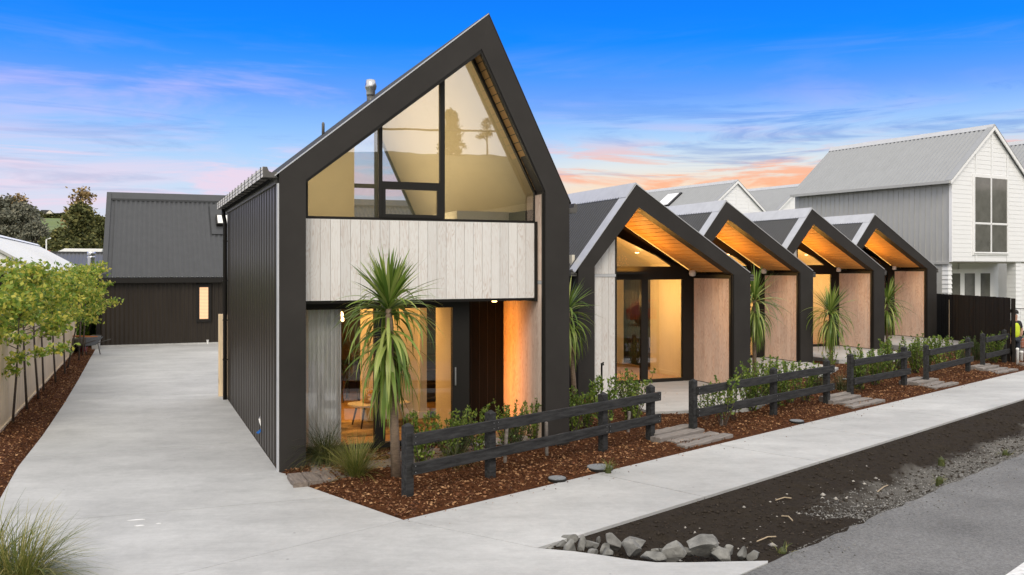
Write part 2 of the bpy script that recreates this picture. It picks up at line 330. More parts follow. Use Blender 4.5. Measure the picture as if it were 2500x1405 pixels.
def tag(o, label=None, cat=None, group=None, kind=None):
    for k, x in (('label', label), ('category', cat), ('group', group), ('kind', kind)):
        if x: o[k] = x
    return o
def empty(name, loc, rz=0.0, label=None, cat=None, group=None):
    o = bpy.data.objects.new(name, None); C.objects.link(o); o.location = loc; o.rotation_euler = (0, 0, rz); o.empty_display_size = .2
    return tag(o, label, cat, group)
def copy_tree(o, parent=None):
    c = o.copy(); C.objects.link(c); c.parent = parent
    for ch in list(o.children): copy_tree(ch, c)
    return c
def B(*a): return MB().box(*a)
def npmesh(name, v, f, m, smooth=False):
    """mesh from numpy: v (n,3), f (k,4) quads"""
    me = bpy.data.meshes.new(name); me.vertices.add(len(v)); me.vertices.foreach_set('co', np.ascontiguousarray(v, dtype=np.float32).ravel())
    f = np.ascontiguousarray(f, dtype=np.int32); k = f.shape[1]
    me.loops.add(f.size); me.loops.foreach_set('vertex_index', f.ravel()); me.polygons.add(len(f))
    me.polygons.foreach_set('loop_start', np.arange(0, f.size, k, dtype=np.int32))
    if m: me.materials.append(m)
    me.update(calc_edges=True); me.validate()
    if smooth: me.polygons.foreach_set('use_smooth', np.ones(len(f), dtype=bool))
    return me
def unit(a): return a / (np.linalg.norm(a, axis=1, keepdims=True) + 1e-9)
def leaf_quads(pos, axis, L, W, rng=NR, fold=.25):
    """folded rhombic leaves: pos (n,3), axis (n,3) unit, L, W arrays"""
    n = len(pos); r = unit(rng.normal(size=(n, 3))); b = unit(np.cross(axis, r)); nn = np.cross(axis, b)
    L = np.broadcast_to(L, (n,))[:, None]; W = np.broadcast_to(W, (n,))[:, None]
    mid = pos + axis * L * .45
    v = np.stack([pos, mid + b * W - nn * W * fold, pos + axis * L, mid - b * W - nn * W * fold], 1).reshape(-1, 3)
    return v, np.arange(4 * n).reshape(-1, 4)

# ------------------------------------------------------------------ the setting: ground, road, footpath, driveway, beds
S0 = G(985, 1270); _e = G(2500, 905) - S0; SD = Vector((_e.x, _e.y)).normalized(); SN = Vector((SD.y, -SD.x))
def st(s, q, z=0.0): return Vector((S0.x + SD.x * s + SN.x * q, S0.y + SD.y * s + SN.y * q, z))
def sw(p): d = Vector((p[0] - S0.x, p[1] - S0.y)); return d.dot(SD), d.dot(SN)
W_PATH, W_ROAD = 1.86, 3.82
P0 = G(685, 1152)                                    # front left corner of the tall house
def h1(t, d, z=0.0): return Vector((P0.x + U.x * t + V.x * d, P0.y + U.y * t + V.y * d, z))
def vnoise(x, y, seed=0):
    """cheap smooth value noise on numpy arrays"""
    xi, yi = np.floor(x).astype(int), np.floor(y).astype(int); fx, fy = x - xi, y - yi
    fx = fx * fx * (3 - 2 * fx); fy = fy * fy * (3 - 2 * fy)
    def h(a, b):
        q = (a * 374761393 + b * 668265263 + seed * 144665) & 0x7fffffff; q = (q ^ (q >> 13)) * 1274126177 & 0x7fffffff
        return ((q ^ (q >> 16)) & 0xffff) / 65535.0
    return (h(xi, yi) * (1 - fx) + h(xi + 1, yi) * fx) * (1 - fy) + (h(xi, yi + 1) * (1 - fx) + h(xi + 1, yi + 1) * fx) * fy
def fbm(x, y, o=4, seed=0):
    a, r = 0, .5
    for i in range(o): a = a + r * vnoise(x * 2 ** i, y * 2 ** i, seed + i); r *= .5
    return a - .5
def sst(x, a, b): t = np.clip((x - a) / (b - a), 0, 1); return t * t * (3 - 2 * t)
def gridmesh(name, X, Y, Z, m, smooth=True):
    ny, nx = X.shape; v = np.stack([X, Y, Z], -1).reshape(-1, 3); i = np.arange(ny * nx).reshape(ny, nx)
    f = np.stack([i[:-1, :-1], i[:-1, 1:], i[1:, 1:], i[1:, :-1]], -1).reshape(-1, 4)
    return npmesh(name, v, f, m, smooth)

g = link('ground', gridmesh('ground', *np.meshgrid(np.linspace(-900, 900, 7), np.linspace(-900, 900, 7)), np.full((7, 7), -.2), M['scrub'])); tag(g, kind='structure')

def clip(poly, p, n):
    out = []
    for i in range(len(poly)):
        a, b = Vector(poly[i][:2]), Vector(poly[(i + 1) % len(poly)][:2]); da, db = (a - p).dot(n), (b - p).dot(n)
        if da >= 0: out.append(a)
        if da * db < 0: out.append(a + (b - a) * (da / (da - db)))
    return out
def cut(poly, lines, gap=.006):
    """split a polygon by lines (point, normal) into strips with joints"""
    res = [poly]
    for p, n in lines:
        p, n = Vector(p[:2]), Vector(n[:2]).normalized(); new = []
        for q in res:
            for sgn in (1, -1):
                c = clip(q, p + n * sgn * gap, n * sgn)
                if len(c) > 2: new.append(c)
        res = new
    return res

# road
_re = [st(-60, W_ROAD)] + [st(-1 + i * .22, W_ROAD + R.uniform(-.035, .045) * min(1, max(0, (i - 12) / 6))) for i in range(180)] + [st(160, W_ROAD)]
road = MB().slab(_re + [st(160, 11.4), st(-60, 11.4)], -.19, -.012).build('road', M['asph']); tag(road, kind='structure')
lp = G(2440, 1405); ls, lw = sw(lp)
wl_ = MB().slab([st(ls - 3.0, lw + .03), st(ls + .75, lw + .03), st(ls + .75, lw + .15), st(ls - 3.0, lw + .15)], -.012, -.008).build('road_line', mat('worn_white_line', (.62, .62, .61), .8, var=.25, vscale=12), road)

# footpath slabs
foot = empty('footpath', st(0, 0)); foot['kind'] = 'structure'
joints = [0.0]
for a in ((1450, 1155), (1745, 1085), (1935, 1037)):
    joints.append(sw(G(*a))[0])
stp = joints[2] - joints[1]
while joints[-1] < 60: joints.append(joints[-1] + (stp if joints[-1] < 20 else 3.0))
fp0 = foot.location
for a, b in zip(joints[:-1], joints[1:]):
    q = [st(a + .007, 0), st(b - .007, 0), st(b - .007, W_PATH), st(a + .007, W_PATH)]
    if a == 0: q = [st(.007, 0), st(b - .007, 0), st(b - .007, W_PATH), G(1310, 1338) + Vector((.007, .003, 0))]
    MB().slab([p - fp0 for p in q], -.19, 0.0).build('slab', M['conc'], foot)
MB().slab([st(0, 0.006) - fp0, st(60, .006) - fp0, st(60, W_PATH - .006) - fp0, st(.4, W_PATH - .006) - fp0], -.19, -.012).build('joint_bed', M['soil'], foot)

# driveway and its apron
edgeL = [G(236, 850), G(220, 876), G(190, 930), G(157, 985), G(127, 1030), G(103, 1065), G(44, 1140), G(0, 1218)]
drv = [S0, G(728, 1180), G(697, 1157), h1(-.03, -.02), h1(-.03, 8.6), h1(9, 8.6), Vector((P0.x, P0.y, 0)) + Vector((U.x, U.y, 0)) * 9 + Vector((V.x, V.y, 0)) * 24.2] 
rb0, rb1 = G(236, 848), G(541, 839); ru = (rb1 - rb0).normalized()
drv[-1] = rb0 + ru * 17
drv += [rb0] + edgeL[1:] + [G(-330, 1420), st(-7.2, 0)]
drv = [Vector((p.x, p.y)) for p in drv]
drive = empty('driveway', (0, 0, 0)); drive['kind'] = 'structure'
VV = Vector((V.x, V.y))
lines = [(h1(0, 2.6), V), (h1(0, 9.2), V), (h1(0, -1.75), Vector((V.x + .05, V.y)))]
for q in cut(drv, lines, .005): MB().slab(q, -.19, 0.0).build('slab', M['conc'], drive)
apr = [S0, G(1310, 1338), G(1400, 1346), G(1480, 1357), G(1540, 1367), G(1600, 1373), G(1680, 1373), G(1873, 1369), st(sw(G(1873, 1369))[0] - .05, W_ROAD), st(-9, W_ROAD), st(-9, 0), st(-7.2, 0)]
apr = [Vector((p.x, p.y)) for p in apr]
for q in cut(apr, [(st(-3.3, 0), SD)], .005): MB().slab([p + Vector((SN.x, SN.y)) * .008 for p in q], -.19, 0.0).build('slab', M['conc'], drive)
pm = mat('white_paint_splash', (.75, .75, .74), .7)
for px, py, L, Wd, rz in ((332, 1270, .10, .022, .3), (340, 1284, .055, .022, .3), (387, 1279, .03, .012, .2)):
    c = G(px, py); a = [Vector((math.cos(rz) * x - math.sin(rz) * y, math.sin(rz) * x + math.cos(rz) * y)) for x, y in ((-L, 0), (-L * .3, -Wd), (L, -Wd * .6), (L * .7, Wd * .5), (0, Wd))]
    MB().slab([Vector((c.x, c.y)) + k for k in a], .0005, .004).build('paint_mark', pm, drive)

# mulch bed in front of the houses
def sdline(X, Y, a, b):
    """signed distance to the right of the line a->b"""
    d = Vector((b[0] - a[0], b[1] - a[1])).normalized(); return (X - a[0]) * d.y - (Y - a[1]) * d.x
bs, bq = np.meshgrid(np.linspace(-3.5, 29, 280), np.linspace(.25, -9, 90))
BX = S0.x + SD.x * bs + SN.x * bq; BY = S0.y + SD.y * bs + SN.y * bq
pA, pB, pC = G(728, 1180), G(697, 1157), h1(0, 0)
def bedh(X, Y, q):
    e2 = np.minimum(sdline(X, Y, S0, pA) * -1, sdline(X, Y, pA, pB) * -1)
    e2 = np.minimum(e2, sdline(X, Y, pC, h1(0, 8)) * 1.0 + .0)
    e = np.minimum(-q, e2)
    return -.06 + sst(e, -.03, .02) * .05 + sst(e, 0, .5) * .05 + sst(-q, .5, 3.0) * .03 + (fbm(X * 3, Y * 3, 4, 3) * .05 + fbm(X * 14, Y * 14, 2, 9) * .025) * sst(e, -.01, .25)
# orientation of sdline: make the bed side positive
if (sdline(np.array([st(2, -1).x]), np.array([st(2, -1).y]), S0, pA)[0]) > 0:
    _o = sdline
    def bedh(X, Y, q):
        e2 = np.minimum(_o(X, Y, S0, pA), _o(X, Y, pA, pB)); e2 = np.minimum(e2, _o(X, Y, pC, h1(0, 8)))
        e = np.minimum(-q, e2)
        return -.06 + sst(e, -.03, .02) * .05 + sst(e, 0, .5) * .05 + sst(-q, .5, 3.0) * .03 + (fbm(X * 3, Y * 3, 4, 3) * .05 + fbm(X * 14, Y * 14, 2, 9) * .025) * sst(e, -.01, .25)
bed = link('mulch_bed', gridmesh('mulch_bed', BX, BY, bedh(BX, BY, bq), M['mulchbed'])); tag(bed, kind='structure')
def gz(p):                                         # height of the mulch bed under a point
    s, q = sw(p); return float(bedh(np.array([p[0]]), np.array([p[1]]), np.array([q]))[0])
def chips(name, X, Y, Z, label, lo=.018, hi=.068):
    n = len(X); a = NR.uniform(0, 2 * np.pi, n); ax = unit(np.stack([np.cos(a), np.sin(a), NR.normal(0, .28, n)], 1))
    L = lo + (hi - lo) * NR.random(n) ** 1.6; v, f = leaf_quads(np.stack([X, Y, Z + .006 + NR.random(n) * .014], 1), ax, L, L * NR.uniform(.12, .35, n))
    return tag(link(name, npmesh(name, v, f, M['chip'])), label, 'mulch', kind='stuff')
cs = NR.random(60000) ** 1.35 * 28 - 1.6; cq = -NR.random(60000) ** 1.2 * 4.2
cX = S0.x + SD.x * cs + SN.x * cq; cY = S0.y + SD.y * cs + SN.y * cq; cZ = bedh(cX, cY, cq); ok = cZ > -.005
chips('bark_mulch', cX[ok], cY[ok], cZ[ok], 'reddish brown bark mulch spread along the front garden bed')

# bits of bark strayed onto the concrete
n = 420; cs = NR.random(n) * 22; cq = NR.random(n) ** 3 * .5
chips('stray_bark', S0.x + SD.x * cs + SN.x * cq, S0.y + SD.y * cs + SN.y * cq, np.full(n, -.004), 'bits of bark strayed onto the footpath edge', .01, .04)
# mulch bed along the pine fence
FA, FB = G(3, 1054), G(188, 852); FD = Vector((FB.x - FA.x, FB.y - FA.y)).normalized(); FN = Vector((FD.y, -FD.x))
FA0 = Vector((FA.x, FA.y)) - FD * 5.5
ls_, lq_ = np.meshgrid(np.linspace(0, 24.0, 170), np.linspace(-.3, 1.5, 26))
LX = FA0.x + FD.x * ls_ + FN.x * lq_; LY = FA0.y + FD.y * ls_ + FN.y * lq_
epts = [(-(FA0.x - p.x) * FD.x - (FA0.y - p.y) * FD.y, -(FA0.x - p.x) * FN.x - (FA0.y - p.y) * FN.y) for p in edgeL[::-1]]
es = np.array([e[0] for e in epts]); eq = np.array([e[1] for e in epts])
def lbh(X, Y, s, q):
    e = np.interp(s, es, eq) - q
    return -.05 + sst(e, -.04, .03) * .045 + sst(e, 0, .3) * .06 + (fbm(X * 4, Y * 4, 4, 5) * .05) * sst(e, 0, .15)
lb = link('fence_bed', gridmesh('fence_bed', LX, LY, lbh(LX, LY, ls_, lq_), M['mulchbed'])); tag(lb, kind='structure')
cs = NR.random(16000) * 23.5; cq = NR.random(16000) * 1.3; cX = FA0.x + FD.x * cs + FN.x * cq; cY = FA0.y + FD.y * cs + FN.y * cq; cZ = lbh(cX, cY, cs, cq); ok = cZ > -.01
chips('bark_mulch', cX[ok], cY[ok], cZ[ok], 'dark brown bark mulch along the foot of the pine fence', .02, .06)

# verge: soil bank, trench and gravel between path and road
vs_, vq_ = np.meshgrid(np.linspace(0, 1, 800) ** 1.5 * 40.4 - .4, np.linspace(W_PATH - .06, W_ROAD + .08, 74))
def vh(s, q):
    t = (q - W_PATH) / (W_ROAD - W_PATH); wob = fbm(s * .5, q * .7, 3, 21)
    ridge = .50 + .16 * wob + .10 * np.sin(s * .45)
    z = -.035 - sst(t, .10, ridge) * .075 - sst(t, ridge, ridge + .06) * .07 * sst(s, 3.5, 6) + sst(t, .72, .98) * .15 * sst(s, 2, 6) + sst(t, .6, .95) * .085 * (1 - sst(s, 2, 6))
    z = z + fbm(s * 2.0, q * 2.0, 4, 33) * .13 * sst(t, .02, .15) * (1 - sst(t, .9, 1.0)) + fbm(s * 9, q * 9, 3, 44) * .055 * sst(t, .0, .1) * (1 - sst(t, .93, 1.0))
    return np.clip(z, -.185, -.018) - .012 * (q > W_ROAD - .01) * (z > -.17)
VX = S0.x + SD.x * vs_ + SN.x * vq_; VY = S0.y + SD.y * vs_ + SN.y * vq_; VZ = vh(vs_, vq_)
verge = link('verge', gridmesh('verge', VX, VY, VZ, None)); tag(verge, kind='structure')
vm = bpy.data.materials.new('soil_and_gravel'); vm.use_nodes = True; _n, _l, _p = nodes(vm)
_g = _n.new('ShaderNodeNewGeometry'); _mp = _n.new('ShaderNodeMapping'); _mp.inputs['Location'].default_value = (0, 0, 0)
_d = _n.new('ShaderNodeVectorMath'); _d.operation = 'DOT_PRODUCT'; _l.new(_g.outputs['Position'], _d.inputs[0]); _d.inputs[1].default_value = (SN.x, SN.y, 0)
_d2 = _n.new('ShaderNodeVectorMath'); _d2.operation = 'DOT_PRODUCT'; _l.new(_g.outputs['Position'], _d2.inputs[0]); _d2.inputs[1].default_value = (SD.x, SD.y, 0)
_no = _n.new('ShaderNodeTexNoise'); _no.inputs['Scale'].default_value = 1.2; _no.inputs['Detail'].default_value = 6; _l.new(_g.outputs['Position'], _no.inputs['Vector'])
_nw = _n.new('ShaderNodeMath'); _nw.operation = 'MULTIPLY_ADD'; _nw.inputs[1].default_value = 1.1; _l.new(_no.outputs[0], _nw.inputs[0]); _l.new(_d.outputs['Value'], _nw.inputs[2])
q0 = Vector((S0.x, S0.y)).dot(SN); s0_ = Vector((S0.x, S0.y)).dot(SD)
_r = _n.new('ShaderNodeMapRange'); _r.inputs[1].default_value = q0 + W_PATH + 1.45; _r.inputs[2].default_value = q0 + W_PATH + 1.75; _l.new(_nw.outputs[0], _r.inputs[0])
_rs = _n.new('ShaderNodeMapRange'); _rs.inputs[1].default_value = s0_ + 4.2; _rs.inputs[2].default_value = s0_ + 6.5; _l.new(_d2.outputs['Value'], _rs.inputs[0])
_m1 = _n.new('ShaderNodeMath'); _m1.operation = 'MULTIPLY'; _l.new(_r.outputs[0], _m1.inputs[0]); _l.new(_rs.outputs[0], _m1.inputs[1])
_f = _n.new('ShaderNodeTexNoise'); _f.inputs['Scale'].default_value = 14; _f.inputs['Detail'].default_value = 7; _f.inputs['Roughness'].default_value = .8; _l.new(_g.outputs['Position'], _f.inputs['Vector'])
_c1 = _n.new('ShaderNodeMix'); _c1.data_type = 'RGBA'; _l.new(_f.outputs[0], _c1.inputs[0]); _c1.inputs[6].default_value = (.009, .0075, .006, 1); _c1.inputs[7].default_value = (.062, .050, .039, 1)
_c2 = _n.new('ShaderNodeMix'); _c2.data_type = 'RGBA'; _l.new(_f.outputs[0], _c2.inputs[0]); _c2.inputs[6].default_value = (.055, .048, .039, 1); _c2.inputs[7].default_value = (.24, .23, .21, 1)
_c = _n.new('ShaderNodeMix'); _c.data_type = 'RGBA'; _l.new(_m1.outputs[0], _c.inputs[0]); _l.new(_c1.outputs[2], _c.inputs[6]); _l.new(_c2.outputs[2], _c.inputs[7]); _l.new(_c.outputs[2], _p.inputs['Base Color']); _p.inputs['Roughness'].default_value = .95; _p.inputs['Specular IOR Level'].default_value = .05
_b = _n.new('ShaderNodeBump'); _b.inputs['Strength'].default_value = 1.0; _b.inputs['Distance'].default_value = .03; _l.new(_f.outputs[0], _b.inputs['Height']); _l.new(_b.outputs[0], _p.inputs['Normal'])
verge.data.materials.append(vm)

def stones(n, seed):
    """squashed random octahedra, as arrays to scatter"""
    rng = np.random.default_rng(seed); o = np.array([[1, 0, 0], [0, 1, 0], [-1, 0, 0], [0, -1, 0], [0, 0, 1], [0, 0, -1]], float)
    return o[None] * rng.uniform(.6, 1.2, (n, 6, 1)) * np.stack([rng.uniform(.7, 1.3, n), rng.uniform(.6, 1.1, n), rng.uniform(.4, .8, n)], 1)[:, None]
def scatter(name, s, q, size, m, label, cat, seed, zo=None):
    n = len(s); X = S0.x + SD.x * s + SN.x * q; Y = S0.y + SD.y * s + SN.y * q; Z = vh(s, q) if zo is None else np.full(n, zo)
    o = stones(n, seed) * size[:, None, None]; a = NR.uniform(0, 6.28, n); c, sn = np.cos(a)[:, None], np.sin(a)[:, None]
    v = np.stack([o[..., 0] * c - o[..., 1] * sn + X[:, None], o[..., 0] * sn + o[..., 1] * c + Y[:, None], o[..., 2] + Z[:, None] + size[:, None] * .2], -1)
    f = np.array([[0, 1, 4], [1, 2, 4], [2, 3, 4], [3, 0, 4], [1, 0, 5], [2, 1, 5], [3, 2, 5], [0, 3, 5]])
    ff = (f[None] + (np.arange(n) * 6)[:, None, None]).reshape(-1, 3)
    return tag(link(name, npmesh(name, v.reshape(-1, 3), ff, m)), label, cat, kind='stuff')
n = 9000; s_ = NR.random(n) ** 1.3 * 24 + .5; q_ = W_PATH + .05 + NR.random(n) * 1.85
scatter('soil_clods', s_, q_, NR.random(n) ** 4 * .03 + .006, M['clod'], 'dark loose soil clods on the bank beside the footpath', 'soil', 5)
n = 18000; s_ = 4.0 + NR.random(n) ** 1.2 * 22; q_ = W_PATH + 1.0 + NR.random(n) ** .7 * 1.0
M['grv'] = leafmat('pebble', (.07, .066, .058), (.16, .155, .145), (.32, .31, .29), 0.0, .9)
scatter('gravel', s_, q_, NR.random(n) ** 3 * .018 + .006, M['grv'], 'loose grey gravel along the edge of the asphalt road', 'gravel', 6)
n = 2600; s_ = 2.2 + NR.random(n) ** 1.2 * 24; q_ = W_ROAD - .03 + NR.random(n) ** 3 * .55
scatter('road_grit', s_, q_, NR.random(n) ** 3 * .012 + .004, M['grv'], 'fine grey grit spilled onto the edge of the asphalt', 'gravel', 16, -.012)
n = 110; s_ = 1.2 + NR.random(n) * 6; q_ = W_PATH + .5 + NR.random(n) * 1.2
M['pale'] = mat('pale_clay', (.36, .335, .30), .9, var=.3)
scatter('clay_fragments', s_, q_, NR.random(n) ** 4 * .05 + .007, M['pale'], 'pale clay and stone fragments in the trench', 'rubble', 8)

# rocks at the end of the verge
def rock_mesh(seed, sx, sy, sz):
    b = bmesh.new(); bmesh.ops.create_icosphere(b, subdivisions=3, radius=1.0); rg = random.Random(seed)
    pl = [(Vector((rg.gauss(0, 1), rg.gauss(0, 1), rg.gauss(0, .8))).normalized(), rg.uniform(.38, .72)) for _ in range(13)]
    for v in b.verts:
        for nrm, d in pl:
            k = v.co.dot(nrm)
            if k > d: v.co -= nrm * (k - d) * .985
        v.co += Vector((math.sin(v.co.y * 9 + seed), math.sin(v.co.z * 8 + seed), math.sin(v.co.x * 7))) * .012
        v.co = Vector((v.co.x * sx, v.co.y * sy, v.co.z * sz))
    me = bpy.data.meshes.new('rock'); b.to_mesh(me); b.free(); me.materials.append(M['rock']); return me
RK = [(345, 310, 160, 90), (225, 372, 120, 80), (130, 398, 110, 46), (385, 400, 150, 130), (505, 372, 110, 130), (610, 385, 140, 100), (615, 452, 150, 66), (672, 335, 50, 70),
      (740, 420, 130, 100), (825, 365, 210, 130), (775, 465, 150, 70), (1060, 365, 230, 80), (1045, 430, 230, 130), (1265, 445, 90, 60), (1240, 512, 250, 76), (1330, 440, 100, 70),
      (1470, 455, 230, 175), (1600, 445, 130, 100), (1712, 400, 310, 200), (1890, 430, 110, 120), (1930, 490, 250, 110), (2005, 440, 120, 80), (2140, 465, 115, 145), (2272, 482, 140, 112)]
rlab = ['rounded grey rock touching the footpath edge, leftmost of the taller rocks', 'low grey rock second from the footpath tip of the rock row', 'flat small grey rock at the very tip where path meets driveway', 'broad grey rock in front of the rounded leftmost rock', 'upright wedge-shaped grey rock near the left end of the row', 'angular grey rock leaning behind the small pale rock', 'small pale rock against the driveway apron near the left end', 'tiny brownish stone at the back of the rock row', 'dark pointed rock left of the big slanted rock', 'large slanted grey rock in the left half of the row', 'bright pale grey rock below the large slanted rock', 'long flat-topped rock at the back of the row', 'bulky grey rock in front of the long flat-topped rock', 'small pointed rock in the middle gap of the row', 'low spreading grey rock on the apron edge mid-row', 'small rock wedged against the big domed rock', 'big domed grey rock left of the largest boulder', 'sloping rock tucked under the largest boulder', 'largest pale boulder standing highest in the rock row', 'narrow dark rock just right of the largest boulder', 'triangular grey rock on the apron edge in the right half', 'flat stone behind the triangular grey rock', 'tall upright rock second from the road end', 'blocky rock at the road end of the row']
for i, (cx, cy, ww, hh) in enumerate(RK):
    px, py, pw, ph = 1300 + cx * .24, 1240 + cy * .24, ww * .24, hh * .24
    g_ = G(px, py + ph * .5, -.05); k = F / g_.y; rx, rz = pw / k * .70, ph / k * .80
    o = link('rock', rock_mesh(i + 3, rx, rx * .8, rz), None, (g_.x + (.06 if i < 3 else 0), g_.y + rx * (.1 if i < 3 else .55), -.06 + rz * .56), ANG * .5 + R.uniform(-.3, .3)); tag(o, rlab[i], 'rock', 'rocks edging the driveway apron')

# ------------------------------------------------------------------ houses
def corr(o, a, la, b, n, period, amp, m, name, parent, prof='sine'):
    """corrugated sheet: origin o, ribs repeat along unit a for la metres, run along vector b, bulge along n"""
    o, a, b, n = Vector(o), Vector(a), Vector(b), Vector(n); mb = MB(); vs = []; k = max(2, int(la / period)); per = la / k
    if prof == 'sine': pat = [(i / 6, math.sin(2 * math.pi * i / 6)) for i in range(6)]
    elif prof == 'wide': pat = [(0, 0), (.03, 1), (.13, 1), (.16, 0)]
    else: pat = [(0, 0), (.06, 1), (.20, 1), (.26, 0), (.5, 0), (.53, .35), (.58, .35), (.61, 0)]
    for j in range(k):
        for x, y in pat: vs.append(o + a * ((j + x) * per) + n * (y * amp))
    vs.append(o + a * la); c = len(vs)
    mb.add(vs + [p + b for p in vs], [(i, i + 1, i + 1 + c, i + c) for i in range(c - 1)])
    return mb.build(name, m, parent, smooth=(prof == 'sine'), recalc=False)
def frames(par, oL, iL, iA, oA, iR, oR, y0, y1, zb, m):
    MB().prism([(oL[0], zb), (iL[0], zb), iL, oL], y0, y1).build('frame_post', m, par)
    MB().prism([oL, iL, iA, oA], y0, y1).build('frame_rafter', m, par)
    MB().prism([oA, iA, iR, oR], y0, y1).build('frame_rafter', m, par)
    MB().prism([(iR[0], zb), (oR[0], zb), oR, iR], y0, y1).build('frame_post', m, par)
def lerp(a, b, t): return tuple(x + (y - x) * t for x, y in zip(a, b))
def boards_x(par, x0, x1, n, y, z0, ztop, m, name='wall_board', gap=.005, th=.02, z1f=None):
    """vertical boards side by side along x, front face at y; ztop is a number or a function of x"""
    w_ = (x1 - x0) / n
    for i in range(n):
        a, b = x0 + i * w_ + gap / 2, x0 + (i + 1) * w_ - gap / 2; za, zb_ = (ztop(a), ztop(b)) if callable(ztop) else (ztop, ztop)
        if max(za, zb_) <= z0 + .02: continue
        o = MB().prism([(a, z0), (b, z0), (b, max(zb_, z0 + .01)), (a, max(za, z0 + .01))], y, y + th).build(name, m, par, bevel=.0)
def boards_y(par, x, y0, y1, n, z0, z1, m, name='wall_board', gap=.005, th=.02):
    w_ = (y1 - y0) / n; me = B(0, th, gap / 2, w_ - gap / 2, z0, z1).mesh(name, m)
    for i in range(n): link(name, me, par, (x, y0 + i * w_, 0))
def soffit(par, a, b, n, y0, y1, m, th=.02, name='soffit_board'):
    """boards running front to back, stacked down the slope from a to b (x,z)"""
    dx, dz = b[0] - a[0], b[1] - a[1]; L = math.hypot(dx, dz); nx, nz = -dz / L, dx / L
    if nz < 0: nx, nz = -nx, -nz
    for i in range(n):
        p, q = lerp(a, b, (i + .045) / n), lerp(a, b, (i + .955) / n)
        MB().prism([p, q, (q[0] + nx * th, q[1] + nz * th), (p[0] + nx * th, p[1] + nz * th)], y0, y1).build(name, m, par)
def lamp(par, loc, size, energy, col, kind='AREA', name='ceiling_light', rot=(0, 0, 0), sy=None):
    d = bpy.data.lights.new(name, kind); d.energy = energy; d.color = col
    if kind == 'AREA':
        d.shape = 'RECTANGLE' if sy else 'SQUARE'; d.size = size
        if sy: d.size_y = sy
    else: d.shadow_soft_size = size
    o = bpy.data.objects.new(name, d); C.objects.link(o); o.parent = par; o.location = loc; o.rotation_euler = rot; return o
WARM = (1.0, .50, .12)
PANE = .006

